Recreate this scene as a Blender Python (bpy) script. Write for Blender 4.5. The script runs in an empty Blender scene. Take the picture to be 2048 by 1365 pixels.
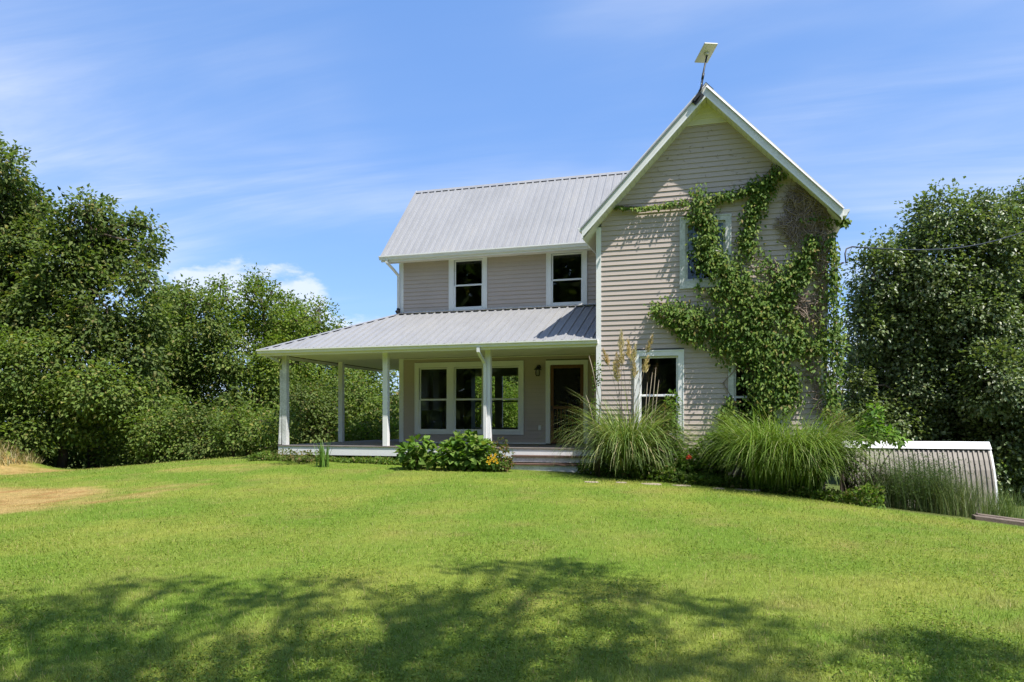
import bpy, math
import numpy as np

# ------------------------------------------------------------------ camera, sky, sun, exposure
SC = bpy.context.scene
COL = SC.collection
TH = 0.293                      # the camera looks this far left of the house's normal
CT, ST = math.cos(TH), math.sin(TH)
CAM_Z = 1.19
F = 1487.0

cam = bpy.data.cameras.new('camera')
cam.sensor_width = 36.0
cam.lens = F / 2048 * 36.0
cam.shift_y = (841 - 682.5) / 2048
cam.clip_start = 0.1
cam.clip_end = 2000
cam_o = bpy.data.objects.new('camera', cam)
cam_o.location = (0, 0, CAM_Z)
cam_o.rotation_euler = (math.pi / 2, 0, TH)
COL.objects.link(cam_o)
SC.camera = cam_o

SUN_DIR = np.array([0.774, -0.42, 1.51])
SUN_DIR = SUN_DIR / np.linalg.norm(SUN_DIR)
sun_el = math.asin(SUN_DIR[2])
sun_az = math.atan2(SUN_DIR[0], SUN_DIR[1])
sl = bpy.data.lights.new('sun', 'SUN')
sl.energy = 4.5
sl.angle = math.radians(0.55)
sl.color = (1.0, 0.96, 0.90)
sun = bpy.data.objects.new('sun', sl)
sun.rotation_euler = (math.pi / 2 - sun_el, 0, math.pi - sun_az)
COL.objects.link(sun)

world = bpy.data.worlds.new('World')
SC.world = world
world.use_nodes = True


def build_world():
    nt = world.node_tree
    N, L = nt.nodes, nt.links
    bg = N['Background']
    bg.inputs[1].default_value = 0.15
    sky = N.new('ShaderNodeTexSky')
    sky.sky_type = 'NISHITA'
    sky.sun_disc = False
    sky.sun_elevation = sun_el
    sky.sun_rotation = sun_az
    sky.air_density = 1.0
    sky.dust_density = 0.6
    sky.ozone_density = 2.0

    def math_(op, a, b=None, clamp=False):
        n = N.new('ShaderNodeMath')
        n.operation = op
        n.use_clamp = clamp
        for i, v in enumerate((a, b)):
            if v is None:
                continue
            if isinstance(v, (int, float)):
                n.inputs[i].default_value = v
            else:
                L.new(v, n.inputs[i])
        return n.outputs[0]

    def ramp(v, a, b, c=0.0, d=1.0):
        n = N.new('ShaderNodeMapRange')
        n.interpolation_type = 'SMOOTHSTEP'
        L.new(v, n.inputs[0])
        for i, x in enumerate((a, b, c, d)):
            n.inputs[i + 1].default_value = x
        return n.outputs[0]

    tc = N.new('ShaderNodeTexCoord')
    sep = N.new('ShaderNodeSeparateXYZ')
    L.new(tc.outputs['Generated'], sep.inputs[0])
    X, Y, Z = sep.outputs
    zc = math_('MAXIMUM', Z, 0.03)
    # cirrus: a thin sheet high up, in the plane of the sheet
    zz = math_('ADD', zc, 0.08)
    comb = N.new('ShaderNodeCombineXYZ')
    L.new(math_('DIVIDE', X, zz), comb.inputs[0])
    L.new(math_('DIVIDE', Y, zz), comb.inputs[1])

    def noise(vec, scale, detail=5, rough=0.55, dist=0.0, rot=0.0, sc=(1, 1, 1), loc=(0, 0, 0)):
        m = N.new('ShaderNodeMapping')
        m.inputs['Rotation'].default_value = (0, 0, rot)
        m.inputs['Scale'].default_value = sc
        m.inputs['Location'].default_value = loc
        L.new(vec, m.inputs['Vector'])
        n = N.new('ShaderNodeTexNoise')
        n.inputs['Scale'].default_value = scale
        n.inputs['Detail'].default_value = detail
        n.inputs['Roughness'].default_value = rough
        n.inputs['Distortion'].default_value = dist
        L.new(m.outputs[0], n.inputs['Vector'])
        return n.outputs['Fac']
    broad = noise(comb.outputs[0], 0.55, 4, 0.5, 0.6, 0.35, (0.6, 1.0, 1), (CIR[0], CIR[1], 0))
    fine = noise(comb.outputs[0], 1.5, 7, 0.62, 0.5, 0.5, (0.35, 1.6, 1), (CIR[2], CIR[3], 0))
    cir = math_('MULTIPLY', ramp(broad, 0.36, 0.72), ramp(fine, 0.30, 0.78))
    cir = math_('ADD', math_('MULTIPLY', cir, 0.75), math_('MULTIPLY', ramp(broad, 0.42, 0.75), 0.22))
    cir = math_('MULTIPLY', cir, 1.0, True)

    # low fair weather cumulus above the tree line (azimuth, elevation, half widths)
    az = math_('ARCTAN2', X, Y)
    el = math_('ARCSINE', Z)
    comb2 = N.new('ShaderNodeCombineXYZ')
    L.new(az, comb2.inputs[0])
    L.new(math_('MULTIPLY', el, 2.2), comb2.inputs[1])
    puff = noise(comb2.outputs[0], 15.0, 6, 0.58, 0.15)
    total = None
    rs = np.random.RandomState(5)
    spots = [(-0.665, 0.162, 0.105, 0.044), (-0.575, 0.150, 0.055, 0.034), (-0.50, 0.112, 0.065, 0.034), (-0.61, 0.10, 0.09, 0.04)]
    for k in range(16):                       # the same kind of cloud all round the horizon
        a = -0.2 + k * 0.36 + rs.uniform(-.1, .1)
        if a > 5.3:
            break
        a = a if a < math.pi else a - 2 * math.pi
        spots.append((a, rs.uniform(0.02, 0.07), rs.uniform(0.06, 0.12), rs.uniform(0.03, 0.045)))
    for a, e, wa, we in spots:
        da = math_('DIVIDE', math_('SUBTRACT', az, a), wa)
        de = math_('DIVIDE', math_('SUBTRACT', el, e), we)
        r2 = math_('ADD', math_('MULTIPLY', da, da), math_('MULTIPLY', de, de))
        g = math_('SUBTRACT', 1.0, math_('SQRT', r2))
        total = g if total is None else math_('MAXIMUM', total, g)
    cum = ramp(math_('ADD', total, math_('MULTIPLY', math_('SUBTRACT', puff, 0.5), 2.2)), 0.05, 0.55)
    cum = math_('MULTIPLY', cum, 0.70)
    fac = math_('MAXIMUM', cir, cum)
    fac = math_('MULTIPLY', fac, ramp(Z, -0.02, 0.05))
    mix = N.new('ShaderNodeMix')
    mix.data_type = 'RGBA'
    L.new(fac, mix.inputs['Factor'])
    tint = N.new('ShaderNodeMix')
    tint.data_type = 'RGBA'
    tint.blend_type = 'MULTIPLY'
    tint.inputs['Factor'].default_value = 1.0
    L.new(sky.outputs[0], tint.inputs['A'])
    tint.inputs['B'].default_value = SKY_TINT
    soft = N.new('ShaderNodeMix')
    soft.data_type = 'RGBA'
    soft.inputs['Factor'].default_value = 0.6
    L.new(tint.outputs['Result'], soft.inputs['A'])
    soft.inputs['B'].default_value = (0.62, 1.42, 3.35, 1)
    L.new(soft.outputs['Result'], mix.inputs['A'])
    mix.inputs['B'].default_value = (3.9, 4.1, 4.5, 1)
    L.new(mix.outputs['Result'], bg.inputs[0])


CIR = (0.0, 0.0, 0.0, 0.0)
SKY_TINT = (0.92, 0.98, 1.08, 1)
build_world()
SC.render.engine = 'CYCLES'
SC.cycles.max_bounces = 8
SC.cycles.transparent_max_bounces = 12
SC.cycles.diffuse_bounces = 4
SC.view_settings.view_transform = 'Standard'
SC.view_settings.look = 'None'
SC.view_settings.exposure = 0.78
SC.view_settings.gamma = 1.0

RNG = np.random.RandomState(11)


def at(px, py, d):
    """a world point seen at photo pixel (px, py) at distance d ahead"""
    k = (px - 1024) / F
    return np.array([d * (k * CT - ST), d * (CT + k * ST), CAM_Z + (841 - py) / F * d])


def wallpt(px, py, Y):
    k = (px - 1024) / F
    X = Y * (k * CT - ST) / (CT + k * ST)
    d = -X * ST + Y * CT
    return np.array([X, Y, CAM_Z + (841 - py) / F * d])


# ------------------------------------------------------------------ object helpers
def tag(o, label=None, cat=None, group=None, kind=None):
    if label:
        o['label'] = label
    if cat:
        o['category'] = cat
    if group:
        o['group'] = group
    if kind:
        o['kind'] = kind
    return o


def thing(name, label, cat, loc=(0, 0, 0), group=None):
    o = bpy.data.objects.new(name, None)
    COL.objects.link(o)
    o.location = loc
    o.empty_display_size = 0.2
    return tag(o, label, cat, group)


def origin_of(p):
    while p.parent is not None:
        p = p.parent
    return np.array(p.location)


def link_mesh(name, me, mat, parent=None, loc=(0, 0, 0)):
    o = bpy.data.objects.new(name, me)
    COL.objects.link(o)
    if mat is not None:
        me.materials.append(mat)
    if parent is not None:
        o.parent = parent
    else:
        o.location = loc
    return o


class MB:
    def __init__(s):
        s.v, s.f, s.sm = [], [], []

    def add(s, verts, faces, smooth=False):
        b = len(s.v)
        s.v += [tuple(float(c) for c in p) for p in verts]
        s.f += [tuple(i + b for i in f) for f in faces]
        s.sm += [smooth] * len(faces)
        return s

    def box(s, x0, x1, y0, y1, z0, z1):
        v = [(x, y, z) for z in (z0, z1) for y in (y0, y1) for x in (x0, x1)]
        return s.add(v, [(0, 2, 3, 1), (4, 5, 7, 6), (0, 1, 5, 4), (1, 3, 7, 5), (3, 2, 6, 7), (2, 0, 4, 6)])

    def prism(s, poly, vec):
        """extrude a planar polygon (list of points) along vec"""
        n = len(poly)
        vec = np.array(vec, float)
        a = [np.array(p, float) for p in poly]
        v = a + [p + vec for p in a]
        f = [tuple(range(n - 1, -1, -1)), tuple(range(n, 2 * n))]
        f += [(i, (i + 1) % n, (i + 1) % n + n, i + n) for i in range(n)]
        return s.add(v, f)

    def tube(s, pts, r, n=8, cap=True):
        pts = [np.array(p, float) for p in pts]
        rs = r if hasattr(r, '__len__') else [r] * len(pts)
        rings, prev = [], None
        for i, p in enumerate(pts):
            t = pts[min(i + 1, len(pts) - 1)] - pts[max(i - 1, 0)]
            t = t / (np.linalg.norm(t) + 1e-9)
            if prev is None:
                u = np.cross(t, (0, 0, 1.0))
                if np.linalg.norm(u) < 0.1:
                    u = np.cross(t, (1.0, 0, 0))
            else:
                u = prev - t * np.dot(prev, t)
            u = u / np.linalg.norm(u)
            prev = u
            w = np.cross(t, u)
            rings.append([p + rs[i] * (math.cos(a) * u + math.sin(a) * w) for a in np.arange(n) * 2 * math.pi / n])
        v = [q for ring in rings for q in ring]
        f = []
        for i in range(len(pts) - 1):
            for j in range(n):
                k = (j + 1) % n
                f.append((i * n + j, i * n + k, (i + 1) * n + k, (i + 1) * n + j))
        s.add(v, f, True)
        if cap:
            b = len(s.v) - len(v)
            s.f += [tuple(b + j for j in range(n - 1, -1, -1)), tuple(b + (len(pts) - 1) * n + j for j in range(n))]
            s.sm += [False, False]
        return s

    def rect_tube(s, pts, w, d, side=(1, 0, 0)):
        """rectangular pipe: w along `side`, d across"""
        pts = [np.array(p, float) for p in pts]
        side = np.array(side, float)
        v, f = [], []
        for i, p in enumerate(pts):
            t = pts[min(i + 1, len(pts) - 1)] - pts[max(i - 1, 0)]
            t = t / np.linalg.norm(t)
            c = np.cross(t, side)
            c = c / np.linalg.norm(c)
            for a, b in ((-1, -1), (1, -1), (1, 1), (-1, 1)):
                v.append(p + side * a * w / 2 + c * b * d / 2)
        for i in range(len(pts) - 1):
            for j in range(4):
                k = (j + 1) % 4
                f.append((i * 4 + j, i * 4 + k, (i + 1) * 4 + k, (i + 1) * 4 + j))
        m = (len(pts) - 1) * 4
        f += [(3, 2, 1, 0), (m, m + 1, m + 2, m + 3)]
        return s.add(v, f)

    def lathe(s, c, prof, n=16):
        """prof: list of (r, z) from bottom to top around the vertical through c"""
        v, f = [], []
        for r, z in prof:
            for a in np.arange(n) * 2 * math.pi / n:
                v.append((c[0] + r * math.cos(a), c[1] + r * math.sin(a), c[2] + z))
        for i in range(len(prof) - 1):
            for j in range(n):
                k = (j + 1) % n
                f.append((i * n + j, i * n + k, (i + 1) * n + k, (i + 1) * n + j))
        return s.add(v, f, True)

    def build(s, name, mat, parent=None, label=None, kind=None, bevel=0.0):
        me = bpy.data.meshes.new(name)
        org = origin_of(parent) if parent is not None else np.zeros(3)
        vv = (np.array(s.v) - org).tolist()
        me.from_pydata(vv, [], s.f)
        if any(s.sm):
            me.polygons.foreach_set('use_smooth', s.sm)
        me.update()
        o = link_mesh(name, me, mat, parent)
        if bevel:
            m = o.modifiers.new('bevel', 'BEVEL')
            m.width = bevel
            m.segments = 2
            m.limit_method = 'ANGLE'
        if label:
            o['label'] = label
        if kind:
            o['kind'] = kind
        return o


def big_mesh(name, verts, loops, nper, mat, parent=None, colors=None, label=None, kind=None, smooth=False):
    """numpy mesh: verts (n,3), loops flat vertex indices, nper loops per face (int)"""
    org = origin_of(parent) if parent is not None else np.zeros(3)
    me = bpy.data.meshes.new(name)
    v = (np.asarray(verts) - org).astype(np.float32)
    lo = np.asarray(loops, dtype=np.int32).ravel()
    nf = len(lo) // nper
    me.vertices.add(len(v))
    me.vertices.foreach_set('co', v.ravel())
    me.loops.add(len(lo))
    me.loops.foreach_set('vertex_index', lo)
    me.polygons.add(nf)
    me.polygons.foreach_set('loop_start', np.arange(nf, dtype=np.int32) * nper)
    me.polygons.foreach_set('loop_total', np.full(nf, nper, dtype=np.int32))
    if smooth:
        me.polygons.foreach_set('use_smooth', np.ones(nf, dtype=bool))
    if colors is not None:
        a = me.attributes.new('tint', 'FLOAT_COLOR', 'POINT')
        c = np.ones((len(v), 4), np.float32)
        c[:, :3] = colors
        a.data.foreach_set('color', c.ravel())
    me.update(calc_edges=True)
    o = link_mesh(name, me, mat, parent)
    if label:
        o['label'] = label
    if kind:
        o['kind'] = kind
    return o


# ------------------------------------------------------------------ materials
def node_mat(name):
    m = bpy.data.materials.new(name)
    m.use_nodes = True
    nt = m.node_tree
    return m, nt, nt.nodes['Principled BSDF'], nt.nodes['Material Output']


def noise_node(nt, scale, detail=4, rough=0.5, coord='Object', sc=(1, 1, 1)):
    tc = nt.nodes.new('ShaderNodeTexCoord')
    mp = nt.nodes.new('ShaderNodeMapping')
    mp.inputs['Scale'].default_value = sc
    n = nt.nodes.new('ShaderNodeTexNoise')
    n.inputs['Scale'].default_value = scale
    n.inputs['Detail'].default_value = detail
    n.inputs['Roughness'].default_value = rough
    nt.links.new(tc.outputs[coord], mp.inputs[0])
    nt.links.new(mp.outputs[0], n.inputs['Vector'])
    return n.outputs['Fac']


def ramp_node(nt, fac, stops):
    r = nt.nodes.new('ShaderNodeValToRGB')
    e = r.color_ramp.elements
    while len(e) < len(stops):
        e.new(0.5)
    for i, (p, c) in enumerate(stops):
        e[i].position = p
        e[i].color = (*c, 1)
    nt.links.new(fac, r.inputs[0])
    return r.outputs[0]


def mixc(nt, fac, a, b, mode='MIX'):
    m = nt.nodes.new('ShaderNodeMix')
    m.data_type = 'RGBA'
    m.blend_type = mode
    for key, v in (('Factor', fac), ('A', a), ('B', b)):
        s = [i for i in m.inputs if i.name == key and (i.type == 'RGBA' or key == 'Factor')]
        s = s[0] if key == 'Factor' else [i for i in m.inputs if i.name == key and i.type == 'RGBA'][0]
        if isinstance(v, (int, float)):
            s.default_value = v
        elif isinstance(v, tuple):
            s.default_value = (*v, 1) if len(v) == 3 else v
        else:
            nt.links.new(v, s)
    return [o for o in m.outputs if o.type == 'RGBA'][0]


def painted(name, col, col2, scale=3.0, rough=0.5, spec=0.3, metal=0.0, fine=60.0, fine_amt=0.12, bump=0.0, streak=(1, 1, 1)):
    m, nt, p, _ = node_mat(name)
    a = noise_node(nt, scale, 5, 0.6, sc=streak)
    b = noise_node(nt, fine, 3, 0.6)
    c = ramp_node(nt, a, [(0.3, col), (0.75, col2)])
    d = ramp_node(nt, b, [(0.25, (1 - fine_amt,) * 3), (0.7, (1, 1, 1))])
    nt.links.new(mixc(nt, 1.0, c, d, 'MULTIPLY'), p.inputs['Base Color'])
    p.inputs['Roughness'].default_value = rough
    p.inputs['Specular IOR Level'].default_value = spec
    p.inputs['Metallic'].default_value = metal
    if bump:
        bn = nt.nodes.new('ShaderNodeBump')
        bn.inputs['Strength'].default_value = bump
        bn.inputs['Distance'].default_value = 0.01
        nt.links.new(b, bn.inputs['Height'])
        nt.links.new(bn.outputs[0], p.inputs['Normal'])
    return m


def leaf_mat(name, rough=0.45, spec=0.4, trans=0.3, sat=(1.15, 1.25, 0.5)):
    m, nt, p, out = node_mat(name)
    at_ = nt.nodes.new('ShaderNodeAttribute')
    at_.attribute_name = 'tint'
    nt.links.new(at_.outputs['Color'], p.inputs['Base Color'])
    p.inputs['Roughness'].default_value = rough
    p.inputs['Specular IOR Level'].default_value = spec
    tr = nt.nodes.new('ShaderNodeBsdfTranslucent')
    nt.links.new(mixc(nt, 1.0, at_.outputs['Color'], sat, 'MULTIPLY'), tr.inputs['Color'])
    mx = nt.nodes.new('ShaderNodeMixShader')
    mx.inputs[0].default_value = trans
    nt.links.new(p.outputs[0], mx.inputs[1])
    nt.links.new(tr.outputs[0], mx.inputs[2])
    nt.links.new(mx.outputs[0], out.inputs[0])
    return m


M = {}
M['siding'] = painted('tan vinyl siding', (0.525, 0.440, 0.392), (0.475, 0.396, 0.352), 1.2, 0.55, 0.25, fine=40, fine_amt=0.08)
M['siding_cream'] = painted('cream vinyl', (0.84, 0.80, 0.68), (0.78, 0.74, 0.62), 2.0, 0.55, 0.25)
M['soffit'] = painted('cream soffit', (0.82, 0.79, 0.70), (0.72, 0.69, 0.58), 2.5, 0.6, 0.2)
M['white'] = painted('white painted trim', (0.84, 0.835, 0.82), (0.78, 0.775, 0.755), 2.0, 0.45, 0.35, fine=30, fine_amt=0.06)
M['white_worn'] = painted('weathered white paint', (0.80, 0.80, 0.79), (0.52, 0.53, 0.50), 5.0, 0.6, 0.2, fine=25, fine_amt=0.35)
M['gutter'] = painted('white gutter', (0.82, 0.815, 0.80), (0.74, 0.735, 0.70), 3.0, 0.4, 0.4)
M['rake'] = painted('white metal rake trim', (0.82, 0.815, 0.80), (0.66, 0.655, 0.62), 2.2, 0.4, 0.4, fine=12, fine_amt=0.12)
M['ceiling'] = painted('porch ceiling vinyl', (0.84, 0.81, 0.72), (0.80, 0.77, 0.68), 2.0, 0.6, 0.2)
M['deck'] = painted('grey brown deck boards', (0.28, 0.245, 0.22), (0.20, 0.175, 0.155), 4.0, 0.8, 0.1, fine=50, fine_amt=0.3, streak=(4, .4, 1))
M['tread'] = painted('weathered brown tread', (0.17, 0.105, 0.085), (0.12, 0.08, 0.06), 5.0, 0.8, 0.1, fine=60, fine_amt=0.3)
M['wood'] = painted('reddish screen door wood', (0.19, 0.085, 0.035), (0.12, 0.05, 0.02), 6.0, 0.5, 0.3, fine=30, fine_amt=0.3, streak=(6, 6, .7))
M['black'] = painted('black metal', (0.02, 0.02, 0.022), (0.03, 0.03, 0.03), 5, 0.5, 0.4)
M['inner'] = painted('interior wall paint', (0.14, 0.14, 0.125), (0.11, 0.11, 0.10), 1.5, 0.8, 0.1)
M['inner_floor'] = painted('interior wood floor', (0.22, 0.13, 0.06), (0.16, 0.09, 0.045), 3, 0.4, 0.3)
M['foundation'] = painted('grey block foundation', (0.26, 0.25, 0.23), (0.19, 0.18, 0.165), 3, 0.9, 0.1)
M['stone'] = painted('pale flat stone', (0.42, 0.35, 0.26), (0.30, 0.25, 0.18), 6, 0.9, 0.1, bump=0.3)
M['timber'] = painted('grey weathered timber', (0.24, 0.19, 0.15), (0.15, 0.12, 0.10), 8, 0.9, 0.1, fine=40, fine_amt=0.4, bump=0.4)
M['bark'] = painted('grey brown bark', (0.12, 0.095, 0.07), (0.07, 0.055, 0.04), 6, 0.9, 0.1, bump=0.5, streak=(3, 3, .6))
M['dead'] = painted('dead vine stem', (0.36, 0.285, 0.235), (0.20, 0.145, 0.115), 7, 0.9, 0.1)
M['dish'] = painted('off white plastic', (0.66, 0.62, 0.52), (0.60, 0.56, 0.47), 3, 0.5, 0.3)
M['shade'] = painted('lavender grey blind', (0.42, 0.42, 0.46), (0.40, 0.40, 0.44), 3, 0.8, 0.1)
M['shed'] = painted('tan ribbed metal', (0.28, 0.248, 0.205), (0.22, 0.192, 0.158), 1.6, 0.5, 0.3, fine=25, fine_amt=0.15)


def metal_roof():
    m, nt, p, _ = node_mat('galvanised roof metal')
    a = noise_node(nt, 0.9, 5, 0.6, sc=(1, .6, .6))
    b = noise_node(nt, 55, 2, 0.5)
    c = noise_node(nt, 7, 5, 0.7, sc=(3, .5, .5))
    base = ramp_node(nt, a, [(0.3, (0.275, 0.275, 0.275)), (0.55, (0.310, 0.309, 0.308)), (0.8, (0.335, 0.326, 0.308))])
    base = mixc(nt, 1.0, base, ramp_node(nt, b, [(0.25, (0.80, 0.80, 0.81)), (0.75, (1.08, 1.08, 1.08))]), 'MULTIPLY')
    base = mixc(nt, 1.0, base, ramp_node(nt, c, [(0.3, (0.90, 0.90, 0.90)), (0.6, (1, 1, 1))]), 'MULTIPLY')
    nt.links.new(base, p.inputs['Base Color'])
    p.inputs['Metallic'].default_value = 0.12
    p.inputs['Roughness'].default_value = 0.48
    p.inputs['Specular IOR Level'].default_value = 0.4
    return m


M['roof'] = metal_roof()


def glass_mat():
    m, nt, p, out = node_mat('window glass')
    tr = nt.nodes.new('ShaderNodeBsdfTransparent')
    tr.inputs[0].default_value = (0.80, 0.84, 0.80, 1)
    gl = nt.nodes.new('ShaderNodeBsdfGlossy')
    gl.inputs['Roughness'].default_value = 0.01
    fr = nt.nodes.new('ShaderNodeFresnel')
    fr.inputs[0].default_value = 1.52
    mx = nt.nodes.new('ShaderNodeMixShader')
    nt.links.new(fr.outputs[0], mx.inputs[0])
    nt.links.new(tr.outputs[0], mx.inputs[1])
    nt.links.new(gl.outputs[0], mx.inputs[2])
    nt.links.new(mx.outputs[0], out.inputs[0])
    return m


M['glass'] = glass_mat()


def screen_mat():
    m, nt, p, out = node_mat('insect screen')
    p.inputs['Base Color'].default_value = (0.012, 0.012, 0.012, 1)
    p.inputs['Roughness'].default_value = 0.8
    tr = nt.nodes.new('ShaderNodeBsdfTransparent')
    mx = nt.nodes.new('ShaderNodeMixShader')
    mx.inputs[0].default_value = 0.55
    nt.links.new(tr.outputs[0], mx.inputs[1])
    nt.links.new(p.outputs[0], mx.inputs[2])
    nt.links.new(mx.outputs[0], out.inputs[0])
    return m


M['screen'] = screen_mat()
M['leaf'] = leaf_mat('tree leaf', 0.6, 0.2, 0.42)
M['leaf_gloss'] = leaf_mat('glossy pear leaf', 0.4, 0.55, 0.36)
M['leaf_vine'] = leaf_mat('creeper leaf', 0.55, 0.22, 0.36)
M['blade'] = leaf_mat('grass blade', 0.5, 0.3, 0.32, (1.1, 1.1, 0.6))
M['lawn'] = leaf_mat('lawn blade', 0.55, 0.25, 0.30, (1.1, 1.1, 0.6))


def hashn(i, j, seed):
    h = (i.astype(np.int64) * 374761393 + j.astype(np.int64) * 668265263 + seed * 974711) & 0x7fffffff
    h = ((h ^ (h >> 13)) * 1274126177) & 0x7fffffff
    return ((h ^ (h >> 16)) & 0xffff) / 65535.0


def vnoise(x, y, seed=0):
    x, y = np.asarray(x, float), np.asarray(y, float)
    i, j = np.floor(x), np.floor(y)
    a, b = x - i, y - j
    a, b = a * a * (3 - 2 * a), b * b * (3 - 2 * b)
    i, j = i.astype(np.int64), j.astype(np.int64)
    return (hashn(i, j, seed) * (1 - a) * (1 - b) + hashn(i + 1, j, seed) * a * (1 - b)
            + hashn(i, j + 1, seed) * (1 - a) * b + hashn(i + 1, j + 1, seed) * a * b)


def fbm(x, y, seed=0, octv=4):
    s, t, a = 0, 0, 1.0
    for k in range(octv):
        s = s + a * vnoise(np.asarray(x) * 2 ** k, np.asarray(y) * 2 ** k, seed + k)
        t += a
        a *= 0.55
    return s / t


# ------------------------------------------------------------------ the lie of the land
GP = np.array([(0, 0, -.42), (0, 5, -.40), (-6, 8, -.38), (6, 7, -.52), (0, 10, -.33), (-4, 13.5, -.10), (-4.2, 16.4, 0.0),
               (-8, 16.9, .06), (-11.8, 17.2, .14), (-14.5, 17.6, .05), (-20, 18.4, -.40), (-13.5, 11.5, -.42), (-22, 12, -.5),
               (-1.7, 15.8, -.11), (.26, 15.5, -.19), (1.5, 15.2, -.32), (2.5, 15, -.43), (4.1, 14.4, -.56), (5.2, 17.3, -.82),
               (8, 13, -.95), (8, 20, -1.3), (-12.5, 22, .12), (-14, 26, -.15), (-4, 21, .06), (-4, 26, -.1), (2, 21, -.7),
               (-2, 34, -.7), (-26, 30, -1.1), (12, 30, -1.8), (-32, 12, -.8), (15, 3, -1.1), (-12, 0, -.5), (0, -10, -.5),
               (-20, 45, -1.6), (15, 45, -2.2), (30, 15, -2.0), (-45, 25, -1.5), (0, 60, -2.2), (-40, -10, -1), (30, -12, -1.5), (30, 35, -2.3), (30, 58, -2.4), (-42, 58, -2.2), (8, 58, -2.3), (14, 22, -1.7), (-42, 40, -1.8)], float)


def tps_fit():
    P, n = GP[:, :2], len(GP)
    r = np.linalg.norm(P[:, None] - P[None], axis=2)
    K = np.where(r > 0, r * r * np.log(r + 1e-9), 0) + np.eye(n) * 0.6
    A = np.zeros((n + 3, n + 3))
    A[:n, :n] = K
    A[:n, n] = 1
    A[:n, n + 1:] = P
    A[n:, :n] = A[:n, n:].T
    return np.linalg.solve(A, np.concatenate([GP[:, 2], [0, 0, 0]]))


TPS = tps_fit()


def gz(x, y):
    x, y = np.asarray(x, float), np.asarray(y, float)
    sh = x.shape
    x, y = x.ravel(), y.ravel()
    xc, yc = np.clip(x, -42, 30), np.clip(y, -10, 58)
    out = np.zeros(len(x))
    n = len(GP)
    for s in range(0, len(x), 40000):
        e = slice(s, s + 40000)
        r = np.sqrt((xc[e, None] - GP[None, :, 0]) ** 2 + (yc[e, None] - GP[None, :, 1]) ** 2)
        out[e] = (r * r * np.log(r + 1e-9)) @ TPS[:n] + TPS[n] + TPS[n + 1] * xc[e] + TPS[n + 2] * yc[e]
    out += 0.035 * (fbm(x * .45, y * .45, 3, 3) - .5)
    # a rough bank at the left edge of the lawn
    out += 1.0 * np.exp(-(((x + 22.6) / 1.5) ** 2 + ((y - 17.4) / 1.3) ** 2))
    out -= np.clip(np.hypot(x, y) - 60, 0, 400) * 0.006
    return out.reshape(sh)


def dryness(x, y):
    """worn straw coloured patches in the lawn, 0..1"""
    L, D = x * CT + y * ST, -x * ST + y * CT
    w = (fbm(x * .8, y * .8, 21, 4) - .5) * 1.5
    e = 1 - np.sqrt(((L + 12.0) / 4.9) ** 2 + ((D - 14.6) / 2.5) ** 2) + w * .5
    a = np.clip(e * 3.5, 0, 1)
    e2 = 1 - np.sqrt(((L + 7.3) / 1.3) ** 2 + ((D - 15.8) / .5) ** 2) + w
    e3 = 1 - np.sqrt(((L + 7.4) / 1.3) ** 2 + ((D - 18.6) / .6) ** 2) + w
    e4 = 1 - np.sqrt(((L + 14.5) / 4.0) ** 2 + ((D - 22.3) / 1.0) ** 2) + w * .6
    a = np.maximum(a, np.clip(e2 * 1.2, 0, .30))
    a = np.maximum(a, np.clip(e3 * 1.2, 0, .22))
    a = np.maximum(a, np.clip(e4 * 2.0, 0, .8))
    return a


BED = np.array([(-40, 21.5), (-24, 20.0), (-19, 19.6), (-14.5, 19.4), (-12.6, 18.2), (-11.6, 17.05), (-8, 16.75), (-5.6, 16.45),
                (-4.2, 16.25), (-3.2, 16.1), (-1.74, 15.75), (.26, 15.35), (1.5, 15.05), (2.5, 14.8), (4.1, 14.4), (6, 14.0), (12, 13.0), (40, 12)])


def lawn_edge(x):
    return np.interp(x, BED[:, 0], BED[:, 1])


GREENS = np.array([(.095, .185, .020), (.125, .205, .022), (.165, .225, .030), (.075, .155, .022)])


def lawn_color(x, y, n, rs):
    big = fbm(x * .9, y * .9, 7, 4)
    mid = fbm(x * 2.3, y * 2.3, 9, 4)
    d = dryness(x, y)
    t = np.clip((big - .35) * 2.2, 0, 1)[:, None]
    c = (1 - t) * np.array((.178, .278, .036)) + t * np.array((.300, .335, .062))
    t2 = np.clip((mid - .58) * 4.0, 0, 1)[:, None] * .55
    c = c * (1 - t2) + t2 * np.array((.32, .275, .095))
    dn = np.clip(d + (rs.rand(n) - .5) * .5 * (d > .02), 0, 1)[:, None]
    straw = np.where(rs.rand(n, 1) < .75, np.array((.52, .36, .155)), np.array((.40, .235, .095)))
    return c * (1 - dn) + straw * dn


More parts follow.
